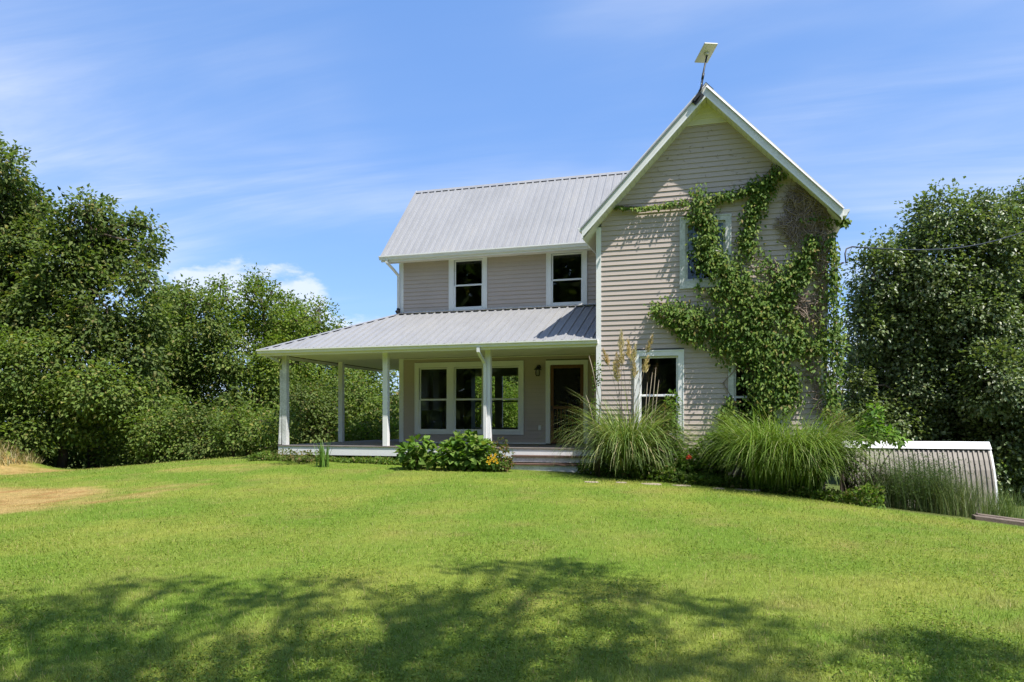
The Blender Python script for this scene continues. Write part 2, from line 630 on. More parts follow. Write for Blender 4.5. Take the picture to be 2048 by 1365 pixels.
def build_ground():
    xs = np.unique(np.concatenate([np.linspace(-400, -50, 26), np.linspace(-50, -26, 25), np.linspace(-26, 10, 121),
                                   np.linspace(10, 40, 31), np.linspace(40, 400, 26)]))
    ys = np.unique(np.concatenate([np.linspace(-300, -20, 16), np.linspace(-20, 2, 23), np.linspace(2, 24, 75),
                                   np.linspace(24, 60, 37), np.linspace(60, 600, 30)]))
    X, Y = np.meshgrid(xs, ys)
    Z = gz(X, Y)
    v = np.stack([X.ravel(), Y.ravel(), Z.ravel()], 1)
    nx, ny = len(xs), len(ys)
    i, j = np.meshgrid(np.arange(nx - 1), np.arange(ny - 1))
    a = (j * nx + i).ravel()
    loops = np.stack([a, a + 1, a + nx + 1, a + nx], 1)
    rs = np.random.RandomState(4)
    xx, yy = v[:, 0], v[:, 1]
    col = lawn_color(xx, yy, len(v), rs) * .75
    bed = np.clip((yy - lawn_edge(xx) - .15) * 3, 0, 1)[:, None]
    rough = (fbm(xx * .5, yy * .5, 51, 4)[:, None] - .3) * 1.6
    wild = np.array((.075, .105, .028)) * (1 - rough) + np.array((.15, .165, .05)) * rough
    col = col * (1 - bed) + bed * np.clip(wild, .03, .3)
    m, nt, p, _ = node_mat('lawn ground')
    at_ = nt.nodes.new('ShaderNodeAttribute')
    at_.attribute_name = 'tint'
    n1 = noise_node(nt, 9, 5, 0.65)
    n2 = noise_node(nt, 90, 3, 0.6)
    c = mixc(nt, 1.0, at_.outputs['Color'], ramp_node(nt, n1, [(.3, (.75, .8, .7)), (.7, (1.2, 1.15, 1.1))]), 'MULTIPLY')
    c = mixc(nt, 1.0, c, ramp_node(nt, n2, [(.3, (.6, .6, .6)), (.7, (1.25, 1.25, 1.2))]), 'MULTIPLY')
    nt.links.new(c, p.inputs['Base Color'])
    p.inputs['Roughness'].default_value = 0.95
    p.inputs['Specular IOR Level'].default_value = 0.1
    b = nt.nodes.new('ShaderNodeBump')
    b.inputs['Strength'].default_value = 0.6
    b.inputs['Distance'].default_value = 0.03
    nt.links.new(n2, b.inputs['Height'])
    nt.links.new(b.outputs[0], p.inputs['Normal'])
    o = big_mesh('ground', v, loops, 4, m, None, col, smooth=True)
    tag(o, 'mown sloping lawn ground around the tan farmhouse', 'ground', kind='structure')


build_ground()

# ------------------------------------------------------------------ the farmhouse
W = 19.87           # main front wall
G = 17.10           # gable front wall
XL = -9.41          # main left wall
GL, GR = -3.09, 1.83
GC = -0.63
BK = 23.95          # back walls
DECK = 0.52
house = thing('farmhouse', 'two storey tan farmhouse with grey metal roofs and a wraparound white porch', 'house', (-3.8, 19.0, 0.0))
LIP, COURSE = 0.021, 0.1145


def wall_panel(name, x0, x1, z0, z1, y0, y1, holes, mat, parent, extra=None):
    """a wall between y0 (front) and y1 with rectangular openings (hx0, hx1, hz0, hz1)"""
    xs = sorted({x0, x1, *[h[0] for h in holes], *[h[1] for h in holes]})
    zs = sorted({z0, z1, *[h[2] for h in holes], *[h[3] for h in holes]})

    def solid(i, j):
        if i < 0 or j < 0 or i >= len(xs) - 1 or j >= len(zs) - 1:
            return False
        cx, cz = (xs[i] + xs[i + 1]) / 2, (zs[j] + zs[j + 1]) / 2
        return not any(h[0] < cx < h[1] and h[2] < cz < h[3] for h in holes)
    b = MB()
    for i in range(len(xs) - 1):
        for j in range(len(zs) - 1):
            if not solid(i, j):
                continue
            a, c, d, e = xs[i], xs[i + 1], zs[j], zs[j + 1]
            b.add([(a, y0, d), (c, y0, d), (c, y0, e), (a, y0, e)], [(0, 1, 2, 3)])
            b.add([(a, y1, d), (c, y1, d), (c, y1, e), (a, y1, e)], [(3, 2, 1, 0)])
            if not solid(i - 1, j):
                b.add([(a, y0, d), (a, y1, d), (a, y1, e), (a, y0, e)], [(3, 2, 1, 0)])
            if not solid(i + 1, j):
                b.add([(c, y0, d), (c, y1, d), (c, y1, e), (c, y0, e)], [(0, 1, 2, 3)])
            if not solid(i, j - 1):
                b.add([(a, y0, d), (c, y0, d), (c, y1, d), (a, y1, d)], [(3, 2, 1, 0)])
            if not solid(i, j + 1):
                b.add([(a, y0, e), (c, y0, e), (c, y1, e), (a, y1, e)], [(0, 1, 2, 3)])
    if extra:
        extra(b)
    return b.build(name, mat, parent)


def boards(parent, y, z0, z1, xrange, holes, mat_of, name='siding_board'):
    """lapped boards facing the front; xrange(z) -> (xl, xr); holes cut into segments"""
    z = z0
    while z < z1 - 0.02:
        zt = min(z + COURSE, z1)
        a0, a1 = xrange(z)
        b0, b1 = xrange(zt)
        segs = [(a0, a1, b0, b1)]
        for h in holes:
            if h[2] < (z + zt) / 2 < h[3]:
                new = []
                for p0, p1, q0, q1 in segs:
                    if h[1] <= p0 or h[0] >= p1:
                        new.append((p0, p1, q0, q1))
                        continue
                    if h[0] > p0 + .01:
                        new.append((p0, h[0], q0, h[0]))
                    if h[1] < p1 - .01:
                        new.append((h[1], p1, h[1], q1))
                segs = new
        for p0, p1, q0, q1 in segs:
            if p1 - p0 < .03:
                continue
            if q1 < q0:
                q0 = q1 = (q0 + q1) / 2
            w = RNG.uniform(-.0015, .0015)
            sag = RNG.uniform(-.002, .002)
            yb, ym, yt = y - LIP + w, y - LIP + .004 + w, y - .002
            zm = z + .016
            v = [(p0, yb, z), (p1, yb, z + sag), (p1, ym, zm), (p0, ym, zm), (q0, yt, zt), (q1, yt, zt),
                 (p0, y, z), (p1, y, z + sag), (q0, y, zt), (q1, y, zt)]
            f = [(0, 1, 2, 3), (3, 2, 5, 4), (6, 7, 1, 0), (0, 3, 4, 8, 6), (1, 7, 9, 5, 2), (4, 5, 9, 8)]
            MB().add(v, f).build(name, mat_of(z), parent)
        z = zt


def make_window(x0, x1, z0, z1, y, lights, rail, mat=None, name='window', cw=None, label=None, rail_t=.05):
    """casing ring + for each light (lx0, lx1, lz0, lz1) two sashes with panes"""
    mat = mat or M['white']
    c = MB()
    yf = y - .042
    L0, L1 = min(l[0] for l in lights), max(l[1] for l in lights)
    B0, B1 = min(l[2] for l in lights), max(l[3] for l in lights)
    s = .045
    lo, hi, zb, zt = L0 - s, L1 + s, B0 - s, B1 + s
    c.box(x0, lo, yf, y + .02, z0, z1)
    c.box(hi, x1, yf, y + .02, z0, z1)
    c.box(lo, hi, yf - .004, y + .02, zt, z1)
    c.box(lo, hi, yf - .012, y + .02, z0, zb)
    # raised outer bead
    t = .022
    c.box(x0 - .004, x0 + t, yf - .014, yf + .004, z0 - .004, z1 + .004)
    c.box(x1 - t, x1 + .004, yf - .014, yf + .004, z0 - .004, z1 + .004)
    c.box(x0 + t, x1 - t, yf - .016, yf + .004, z1 - t, z1 + .004)
    srt = sorted(lights)
    for a, b in zip(srt, srt[1:]):
        c.box(a[1] + s, b[0] - s, yf + .004, y + .02, zb, zt)
    w = c.build(name, mat, house, label=label)
    for l in lights:
        for k, (a, b) in enumerate(((l[2], rail - rail_t / 2), (rail + rail_t / 2, l[3]))):
            yy = y + (.012 if k else -.012)
            f = MB()
            bot = s if k == 0 else rail_t * .5
            top = s if k else rail_t * .5
            f.box(l[0] - s, l[0], yy, yy + .035, a - bot, b + top)
            f.box(l[1], l[1] + s, yy, yy + .035, a - bot, b + top)
            f.box(l[0], l[1], yy + .001, yy + .034, a - bot, a)
            f.box(l[0], l[1], yy + .001, yy + .034, b, b + top)
            f.build('sash', mat, w)
            MB().box(l[0] - .004, l[1] + .004, yy + .014, yy + .019, a - .004, b + .004).build('pane', M['glass'], w)
    return w, (lo, hi, zb, zt)


def hole(lights, s=.04):
    return (min(l[0] for l in lights) - s, max(l[1] for l in lights) + s, min(l[2] for l in lights) - s, max(l[3] for l in lights) + s)


# opening sizes, metres
W1 = dict(c=(-7.864, -6.72, 4.30, 5.80), l=[(-7.674, -6.889, 4.416, 5.715)], r=5.034)
W2 = dict(c=(-4.997, -3.864, 4.30, 5.80), l=[(-4.821, -4.03, 4.416, 5.715)], r=5.034)
W3 = dict(c=(-8.926, -5.646, .787, 2.846), l=[(-8.757, -7.956, .936, 2.66), (-7.674, -6.889, .936, 2.66), (-6.605, -5.816, .936, 2.66)], r=1.783)
GW1 = dict(c=(-2.23, -1.124, .72, 2.774), l=[(-2.072, -1.296, .90, 2.60)], r=1.755)
GW2 = dict(c=(-.165, .945, .72, 2.66), l=[(-.006, .775, .90, 2.50)], r=1.70)
GU = dict(c=(-1.212, -.106, 4.139, 5.737), l=[(-1.043, -.275, 4.352, 5.568)], r=4.946)
DOOR = (-4.889, -3.957, DECK + .03, 2.707)

# --- walls -------------------------------------------------------------
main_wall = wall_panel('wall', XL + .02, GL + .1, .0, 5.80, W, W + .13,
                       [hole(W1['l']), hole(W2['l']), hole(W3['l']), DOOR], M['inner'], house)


def gable_top(b):
    pts = [(GL + .02, G, 5.80), (GR - .02, G, 5.80), (GC, G, 8.22)]
    b.prism([pts[0], pts[1], pts[2]], (0, .13, 0))


gable_wall = wall_panel('wall', GL + .02, GR - .02, -.5, 5.798, G, G + .13,
                        [hole(GW1['l']), hole(GW2['l']), hole(GU['l'])], M['inner'], house, gable_top)

sid = lambda z: M['siding']


def gable_x(z):
    d = max(0.0, z - 5.52)
    x0, x1 = GL + .095, GR - .095
    if z > 5.62:
        k = (8.27 - z) / 1.05
        x0, x1 = max(x0, GC - k), min(x1, GC + k)
    return x0, x1


cuts = [(d['c'][0], d['c'][1], d['c'][2], d['c'][3]) for d in (GW1, GW2, GU)]
boards(gable_wall, G, .30, 7.79, gable_x, cuts, sid)
boards(gable_wall, G, 7.80, 8.26, gable_x, [], lambda z: M['siding_cream'], name='vent_board')
MB().box(GC - .48, GC + .48, G - .03, G, 7.775, 7.80).build('vent_trim', M['siding_cream'], gable_wall)
main_x = lambda z: (XL + .115, GL + .02)
boards(main_wall, W, 4.345, 5.775, main_x, [W1['c'], W2['c']], sid)
boards(main_wall, W, .575, 2.945, main_x, [W3['c'], (-5.017, -3.841, .5, 2.83)], sid)

# side and back walls (never faced by the photo): lapped courses joined
ow = MB()
ow.box(XL, XL + .1, W + .1, 21.62, 0, 5.8)
ow.box(XL, XL + .1, 23.28, BK, 0, 5.8)
ow.box(XL, XL + .1, 21.62, 23.28, 0, .95)
ow.box(XL, XL + .1, 21.62, 23.28, 2.72, 5.8)
ow.box(XL, XL + .1, 22.1, 22.62, .95, 2.72)
side_wall = ow.build('wall', M['siding'], house)
wall_panel('wall', XL + .1, GL, 0, 5.8, BK - .1, BK, [(-8.62, -7.80, .95, 2.68), (-7.54, -6.62, .95, 2.68)], M['siding'], house)
gw = MB()
gw.box(GL, GL + .1, G + .13, W, .0, 5.75)
gw.box(GR - .1, GR, G + .13, 24.3, -1.2, 5.75)
gw.box(GL, GR, 24.3, 24.4, -1.2, 5.75)
gw.prism([(GL, 24.3, 5.75), (GR, 24.3, 5.75), (GC, 24.3, 8.2)], (0, .1, 0))
gw.build('wall', M['siding'], house)
sb = MB()
for z in np.arange(.3, 5.6, COURSE):
    sb.add([(GR + .016, G + .09, z), (GR + .016, 24.3, z), (GR + .002, 24.3, z + COURSE), (GR + .002, G + .09, z + COURSE),
            (GR, G + .09, z), (GR, 24.3, z)], [(0, 1, 2, 3), (4, 5, 1, 0)])
    if z > .5:
        sb.add([(XL - .016, W + .09, z), (XL - .016, BK, z), (XL - .002, BK, z + COURSE), (XL - .002, W + .09, z + COURSE),
                (XL, W + .09, z), (XL, BK, z)], [(3, 2, 1, 0), (0, 1, 5, 4)])
    if z > 4.2:
        sb.add([(GL - .016, G + .09, z), (GL - .016, W, z), (GL - .002, W, z + COURSE), (GL - .002, G + .09, z + COURSE)], [(3, 2, 1, 0)])
sb.build('side_siding', M['siding'], house, kind='stuff')
# prism ends of the main block under the roof
MB().prism([(XL, W + .1, 5.8), (XL, BK, 5.8), (XL, 21.91, 8.2)], (.1, 0, 0)).build('gable_end', M['siding'], house)

# interior: floors, ceilings, partition
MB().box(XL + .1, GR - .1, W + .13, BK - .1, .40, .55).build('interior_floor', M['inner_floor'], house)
fl = MB()
fl.box(XL + .1, GL, W + .13, BK - .1, 2.98, 3.2)
fl.box(GL + .1, GR - .1, G + .13, 24.3, 2.98, 3.2)
fl.box(XL + .1, GL, W + .13, BK - .1, 5.72, 5.79)
fl.box(GL + .1, GR - .1, G + .13, 24.3, 5.70, 5.74)
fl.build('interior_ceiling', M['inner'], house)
MB().box(GL + .1, GR - .1, G + .13, W + .12, .40, .548).build('interior_floor', M['inner_floor'], house)
pt = MB()
pt.box(-5.35, -5.25, W + .14, BK - .11, .55, 2.98)
pt.box(GL + .0, GL + .1, W + .0, BK - .11, .55, 2.98)
pt.box(-5.25, GL - .005, W + .62, W + .66, .55, 2.98)
pt.build('partition_wall', M['inner'], house)
ct = MB()
ct.box(-9.2, -8.75, 20.6, 21.5, .55, 1.45)
ct.box(-9.26, -8.70, 20.55, 21.55, 1.45, 1.49)
ct.box(-8.75, -8.5, 23.45, 23.84, .55, 2.9)
ct.build('kitchen_counter', M['inner'], house)
bwin = MB()
for a, b in ((-8.62, -7.80), (-7.54, -6.62)):
    bwin.box(a, b, BK - .07, BK - .03, 1.80, 1.85)
bwin.build('back_window_rail', M['inner'], house)

# foundation under the gable and skirting under the porch
fd = MB()
fd.box(GL + .03, GR - .03, G + .02, 24.3, -1.4, .30)
fd.box(XL + .02, GL + .03, W + .02, BK, -.5, .40)
fd.build('foundation', M['foundation'], house)

# --- windows and door ----------------------------------------------------
for d, nm in ((W1, 'window'), (W2, 'window'), (W3, 'picture_window')):
    make_window(*d['c'], W, d['l'], d['r'], name=nm)
make_window(*GW1['c'], G, GW1['l'], GW1['r'], mat=M['white'])
make_window(*GW2['c'], G, GW2['l'], GW2['r'], mat=M['white_worn'], label='weathered window mostly hidden under the creeper')
gu, _ = make_window(*GU['c'], G, GU['l'], GU['r'], mat=M['white_worn'], label='weathered window half covered by the creeper')
MB().box(-1.04, -.28, G + .08, G + .085, 4.93, 5.60).build('roller_blind', M['shade'], gu)

dc = MB()
dc.box(-5.017, DOOR[0], W - .045, W + .02, DECK + .03, 2.828)
dc.box(DOOR[1], -3.841, W - .045, W + .02, DECK + .03, 2.828)
dc.box(DOOR[0], DOOR[1], W - .045, W + .02, DOOR[3], 2.828)
dc.build('door_casing', M['white'], house)
MB().box(DOOR[0] - .02, DOOR[1] + .02, W - .07, W + .1, DECK + .006, DECK + .03).build('door_sill', M['black'], house)
sd = MB()
x0, x1, z0, z1 = DOOR[0] + .006, DOOR[1] - .006, DOOR[2] + .006, DOOR[3] - .006
ya, yb = W - .03, W + .0
sd.box(x0, x0 + .085, ya, yb, z0, z1)
sd.box(x1 - .085, x1, ya, yb, z0, z1)
sd.box(x0 + .085, x1 - .085, ya, yb, z1 - .09, z1)
sd.box(x0 + .085, x1 - .085, ya, yb, z0, z0 + .12)
sd.box(x0 + .085, x1 - .085, ya, yb, 1.50, 1.575)
door = sd.build('screen_door', M['wood'], house)
MB().box(x0 + .08, x1 - .08, W - .012, W - .010, z0 + .1, z1 - .08).build('screen', M['screen'], door)
for k in range(6):
    xx = x0 + .085 + (k + 1) * (x1 - x0 - .17) / 7
    MB().tube([(xx, W - .022, z0 + .118), (xx, W - .022, 1.502)], .011, 8).build('spindle', M['wood'], door)
hd = MB()
hd.box(x1 - .075, x1 - .01, ya - .012, ya, 2.30, 2.52)
hd.build('hinge', M['wood'], door)
hb = MB()
hb.box(x0 + .03, x0 + .055, ya - .035, ya, 1.45, 1.58)
hb.build('handle', M['black'], door)
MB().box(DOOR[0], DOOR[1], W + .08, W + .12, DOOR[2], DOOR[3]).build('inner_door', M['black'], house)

# --- corner boards, trim -----------------------------------------------------
for nm, bxs in {'corner_board': [(XL, XL + .115, W - .024, W + .0, .55, 5.77)]}.items():
    for b in bxs:
        MB().box(*b).build(nm, M['white'], house)
MB().box(XL - .024, XL, W - .024, W + .09, .55, 5.77).build('corner_board', M['white'], house)
MB().box(GL - .022, GL + .093, G - .026, G, .30, 5.66).build('corner_board', M['white'], house)
MB().box(GL - .024, GL - .002, G, G + .09, .30, 5.66).build('corner_board', M['white'], house)
MB().box(GR - .093, GR + .022, G - .026, G, .30, 5.66).build('corner_board', M['white'], house)
MB().box(XL + .116, GL, W - .03, W - .001, 4.285, 4.343).build('wall_flashing', M['white'], house)
MB().box(XL + .116, -5.02, W - .022, W - .001, DECK + .012, .573).build('starter_trim', M['gutter'], house)
MB().box(XL + .116, GL - .03, W - .03, W - .001, 2.947, 2.975).build('ceiling_trim', M['ceiling'], house)

# --- porch ----------------------------------------------------------------------
PX0 = -11.86                 # deck left edge
PY0 = 17.42                  # deck front edge
pd = MB()
pd.box(PX0 + .03, XL - .03, W - .02, 24.2, .38, .495)
pd.box(PX0 + .03, GL - .04, PY0 + .03, W - .02, .38, .495)
deck = pd.build('porch_deck', M['deck'], house)
nb = 0
xb = PX0
while xb < GL - .06:
    x2 = min(xb + .139, GL - .05)
    end = 24.2 if x2 < XL - .03 else W - .026
    MB().box(xb, x2 - .005, PY0 - .02, end, .496, DECK + RNG.uniform(-.001, .001)).build('deck_board', M['deck'], deck)
    xb = x2
fb = MB()
fb.box(PX0 + .005, -5.26, PY0 + .0, PY0 + .028, .27, .494)
fb.box(-5.26, GL - .06, PY0 - .001, PY0 + .028, .347, .494)
fb.box(PX0 + .002, PX0 + .028, PY0 + .03, 24.2, .27, .494)
fb.build('porch_fascia', M['white'], house)
for xx in np.arange(PX0 + .5, GL - .3, 2.6):
    MB().box(xx, xx + .2, PY0 + .4, PY0 + .6, -.3, .38).build('porch_pier', M['foundation'], house)
POSTS = [(-11.70, 17.53), (-8.70, 17.53), (-5.90, 17.53), (-11.70, 20.50), (-11.70, 23.52)]
for i, (px, py) in enumerate(POSTS):
    b = MB().box(px - .07, px + .07, py - .07, py + .07, DECK + .001, 2.985)
    p = b.build('porch_post', M['white_worn'] if i == 0 else M['white'], house, bevel=.006)

# steps: white risers under brown treads
for k, (yr, zt, zb) in enumerate(((PY0 - .30, .345, .195), (PY0 - .60, .170, -.12))):
    xa, xb2 = -5.16 + k * .06, GL - .02
    MB().box(xa, xb2, yr, yr + .025, zb, zt - .034).build('step_riser', M['white_worn'], house)
    MB().box(xa - .03, xb2 + .02, yr - .03, yr + .30 - .001, zt - .034, zt).build('step_tread', M['tread'], house)
    st = MB()
    st.box(xa, xa + .03, yr + .026, PY0 - .002, -.12, zt - .036)
    st.box(xb2 - .03, xb2, yr + .026, PY0 - .002, -.12, zt - .036)
    st.build('step_stringer', M['white_worn'], house)

# ceiling
ce = MB()
ce.box(-12.02, XL - .03, W - .001, 24.2, 2.985, 3.0)
ce.box(-12.02, GL - .03, 17.10, W - .001, 2.985, 3.0)
ceil = ce.build('porch_ceiling', M['ceiling'], house)
for yy in np.arange(17.45, W, .305):
    MB().box(-12.0, GL - .04, yy, yy + .012, 2.978, 2.9851).build('ceiling_joint', M['ceiling'], ceil)
dk = MB()
dk.box(-12.0, -11.98, 17.12, 24.2, 2.965, 2.986)
dk.build('ceiling_edge', M['tread'], house)


# --- ribbed metal roofs -------------------------------------------------------------
RIB = .2286


def ribbed(parent, org, eu, ev, en, ulist_a, ulist_b, vfun, mat, name='roof_panel', per=4, h=.032):
    """panels between u=a and b; vfun(u) -> (v0, v1) along the slope; org + u*eu + v*ev + n*en"""
    org, eu, ev, en = (np.array(q, float) for q in (org, eu, ev, en))
    u = ulist_a
    while u < ulist_b - .02:
        ue = min(u + RIB * per, ulist_b)
        us, hs = [], []
        k = 0
        while u + k * RIB < ue - .04:
            c = u + k * RIB
            for du, hh in ((-.034, 0), (-.018, h), (.018, h), (.034, 0), (.09, .0), (.098, .004), (.106, 0), (.135, 0), (.143, .004), (.151, 0)):
                if c + du <= ue + 1e-6:
                    us.append(c + du)
                    hs.append(hh)
            k += 1
        us.append(ue - .0345 if ue < ulist_b - .001 else ue)
        hs.append(0)
        v, f = [], []
        for q, hh in zip(us, hs):
            a, b = vfun(q)
            for s in (a, max(b, a + .002)):
                v.append(org + eu * q + ev * s + en * (hh + .003))
        for i in range(len(us) - 1):
            f.append((2 * i, 2 * i + 2, 2 * i + 3, 2 * i + 1))
        MB().add(v, f).build(name, mat, parent)
        u = ue


# main roof
EY, EZ, RY, RZ = 19.43, 5.90, 21.91, 8.50
SLN = math.hypot(RY - EY, RZ - EZ)
ev = np.array([0, (RY - EY) / SLN, (RZ - EZ) / SLN])
en = np.array([0, -ev[2], ev[1]])
RX0, RX1 = -9.80, -.75
BY = 2 * RY - EY
rd = MB()
rd.prism([(RX0, EY, EZ - .03), (RX0, RY, RZ - .03), (RX0, BY, EZ - .03), (RX0, BY, EZ - .14), (RX0, RY, RZ - .14), (RX0, EY, EZ - .14)], (RX1 - RX0, 0, 0))
roof = rd.build('roof', M['soffit'], house)
ribbed(roof, (RX0, EY - .02, EZ - .02), (1, 0, 0), ev, en, 0.0, RX1 - RX0, lambda u: (0, SLN), M['roof'])
ev2 = ev * np.array([1, -1, 1])
en2 = en * np.array([1, -1, 1])
ribbed(roof, (RX0, BY + .02, EZ - .02), (1, 0, 0), ev2, en2, 0.0, RX1 - RX0, lambda u: (0, SLN), M['roof'])
rc = MB()
for sg, e_, n_ in ((1, ev, en), (-1, ev2, en2)):
    top = np.array([0, RY, RZ + .03])
    a = top - e_ * .15 + n_ * .012
    rc.add([(RX0 - .01, top[1], top[2]), (RX1, top[1], top[2]), (RX1, a[1], a[2]), (RX0 - .01, a[1], a[2])], [(0, 1, 2, 3)])
rc.build('ridge_cap', M['roof'], roof)
rk = MB()
rk.prism([(RX0 - .018, EY - .03, EZ + .015), (RX0 - .018, RY, RZ + .035), (RX0 - .018, BY + .03, EZ + .015), (RX0 - .018, BY + .03, EZ - .10), (RX0 - .018, RY, RZ - .10), (RX0 - .018, EY - .03, EZ - .10)], (.016, 0, 0))
rk.build('rake_trim', M['rake'], roof)
so = MB()
so.box(RX0 + .02, GL + .15, EY + .02, W - .004, 5.777, 5.795)
so.build('soffit', M['soffit'], roof)
MB().box(RX0 + .002, GL - .22, EY - .006, EY + .018, 5.74, 5.87).build('fascia', M['white'], roof)


def gutter_mesh(p0, p1, out, w=.11, h=.105):
    """K style gutter from p0 to p1 (back top edge), `out` is the outward horizontal direction"""
    p0, p1, out = (np.array(q, float) for q in (p0, p1, out))
    prof = [(0, 0), (0, -h), (w * .62, -h), (w * .72, -h * .55), (w, -h * .28), (w, 0), (w - .012, 0), (w - .014, -h * .25), (w * .70, -h * .5), (w * .58, -h + .006), (.006, -h + .006), (.006, 0)]
    poly = [p0 + out * a + np.array([0, 0, b]) for a, b in prof]
    b = MB()
    b.prism(poly, p1 - p0)
    cp = [p0 + out * a + np.array([0, 0, c]) for a, c in prof[:6]]
    d = (p1 - p0) / np.linalg.norm(p1 - p0)
    b.prism([q + d * .002 for q in cp], d * .004)
    b.prism([q + (p1 - p0) - d * .006 for q in cp], d * .004)
    return b


gutter_mesh((RX0 - .03, EY - .008, EZ - .0), (GL - .24, EY - .008, EZ - .0), (0, -1, 0)).build('gutter', M['gutter'], house)

# porch roof: front slope and left slope meeting at a hip
PE, PZ, PT = 17.10, 3.075, 4.30
PW = W - PE
psl = math.hypot(PW, PT - PZ)
pv = np.array([0, PW / psl, (PT - PZ) / psl])
pn = np.array([0, -pv[2], pv[1]])
PXL = XL - PW
kk = psl / PW
pr = MB()
lo = .05
pr.add([(PXL, PE, PZ - lo), (GL - .03, PE, PZ - lo), (GL - .03, W - .035, PT - lo), (XL, W - .035, PT - lo), (PXL, PE, PZ - lo - .03), (GL - .03, PE, PZ - lo - .03), (GL - .03, W - .035, PT - lo - .03), (XL, W - .035, PT - lo - .03)],
       [(0, 1, 2, 3), (7, 6, 5, 4), (0, 4, 5, 1)])
pr.add([(PXL, PE, PZ - lo), (XL, W, PT - lo), (XL, 24.3, PT - lo), (PXL, 24.3, PZ - lo), (PXL, PE, PZ - lo - .03), (XL, W, PT - lo - .03), (XL, 24.3, PT - lo - .03), (PXL, 24.3, PZ - lo - .03)],
       [(0, 1, 2, 3), (7, 6, 5, 4), (0, 3, 7, 4), (3, 2, 6, 7)])
proof = pr.build('porch_roof', M['soffit'], house)
ribbed(proof, (PXL, PE - .03, PZ - .02), (1, 0, 0), pv, pn, .03, GL - .03 - PXL, lambda u: (0, min(psl, u * kk) + .02), M['roof'])
lv = np.array([pv[1], 0, pv[2]])
ln = np.array([-pv[2], 0, pv[1]])
ribbed(proof, (PXL - .03, 24.3, PZ - .02), (0, -1, 0), lv, ln, .03, 24.3 - PE, lambda u: (0, min(psl, (24.3 - PE - u) * kk) + .02), M['roof'])
hc = MB()
h0, h1 = np.array([PXL - .03, PE - .03, PZ + .018]), np.array([XL, W, PT + .03])
for side in (np.array([1, -.0, 0]), np.array([0, 1., 0])):
    off = side * .17
    n_ = pn if side[0] else ln
    q0, q1 = h0 + off * 1.0, h1 + off
    q0 = q0 - n_ * np.dot(q0 - h0, n_) * 1.0
    q1 = q1 - n_ * np.dot(q1 - h1, n_) * 1.0
    hc.add([h0, h1, q1, q0], [(0, 1, 2, 3)])
hc.build('hip_cap', M['roof'], proof)
tf = MB()
tf.add([(XL - .02, W - .031, PT + .03), (GL - .03, W - .031, PT + .03), (GL - .03, W - .15, PT - .012), (XL - .02, W - .15, PT - .012)], [(0, 1, 2, 3)])
tf.build('roof_flashing', M['roof'], proof)
fa = MB()
fa.box(PXL + .03, GL - .03, PE - .012, PE + .012, 2.905, 3.045)
fa.box(PXL + .006, PXL + .03, PE - .012, 24.25, 2.905, 3.045)
fa.build('porch_eave_fascia', M['ceiling'], house)
sf = MB()
sf.box(PXL + .031, -12.02, PE + .013, 24.2, 2.965, 2.984)
sf.build('eave_soffit', M['ceiling'], house)
gutter_mesh((PXL - .06, PE - .014, PZ - .004), (GL + .02, PE - .014, PZ - .004), (0, -1, 0)).build('gutter', M['gutter'], house)
gutter_mesh((PXL + .004, 24.25, PZ - .004), (PXL + .004, PE - .0, PZ - .004), (-1, 0, 0)).build('gutter', M['gutter'], house)

# gable roof
RAKE_Y, GTOP, GEZ = 16.65, 8.445, 5.60
GHW = 2.71
gsl = math.hypot(GHW, GTOP - GEZ)
GBACK = 24.6
gr = MB()
T = .12
gr.prism([(GC - GHW, RAKE_Y + .03, GEZ - .02), (GC, RAKE_Y + .03, GTOP - .02), (GC + GHW, RAKE_Y + .03, GEZ - .02), (GC + GHW, RAKE_Y + .03, GEZ - .02 - T), (GC, RAKE_Y + .03, GTOP - .02 - T * 1.3), (GC - GHW, RAKE_Y + .03, GEZ - .02 - T)], (0, GBACK - RAKE_Y - .03, 0))
groof = gr.build('roof', M['soffit'], house)
for sgn in (-1, 1):
    e_ = np.array([-sgn * GHW / gsl, 0, (GTOP - GEZ) / gsl])
    n_ = np.array([sgn * (GTOP - GEZ) / gsl, 0, GHW / gsl])
    ribbed(groof, (GC + sgn * (GHW + .03), RAKE_Y - .006, GEZ - .03 - .03), (0, 1, 0), e_, n_, 0, GBACK - RAKE_Y, lambda u: (0, gsl + .045), M['roof'])
    # rake fascia with a lower bead, and the soffit strips behind it
    a, b = np.array([GC + sgn * GHW, RAKE_Y, GEZ]), np.array([GC, RAKE_Y, GTOP])
    dn = np.array([0, 0, -.19])
    MB().prism([a + dn * .98, a, b, b + dn], (0, .028, 0)).build('rake_board', M['rake'], groof)
    d2 = np.array([0, 0, -.045])
    MB().prism([a + dn * .98 + d2, a + dn * .98, b + dn, b + dn + d2], (0, .05, 0)).build('rake_bead', M['white'], groof)
    MB().prism([a + np.array([sgn * .03, -.008, -.0]), a + np.array([sgn * .03, -.008, .022]), b + np.array([0, -.008, .055]), b + np.array([0, -.008, .03])], (0, .10, 0)).build('drip_edge', M['rake'], groof)
    n = 26
    for k in range(n):
        p, q = a + (b - a) * k / n, a + (b - a) * (k + .95) / n
        o_ = np.array([0, .05, -.205])
        MB().prism([p + o_, q + o_, q + o_ + np.array([0, 0, .012]), p + o_ + np.array([0, 0, .012])], (0, G - RAKE_Y - .055, 0)).build('soffit_panel', M['soffit'], groof)
rcap = MB()
for sgn in (-1, 1):
    rcap.add([(GC, RAKE_Y - .012, GTOP + .075), (GC + sgn * .16, RAKE_Y - .012, GTOP + .075 - .168), (GC + sgn * .16, GBACK, GTOP + .075 - .168), (GC, GBACK, GTOP + .075)], [(0, 1, 2, 3)])
rcap.build('ridge_cap', M['roof'], groof)
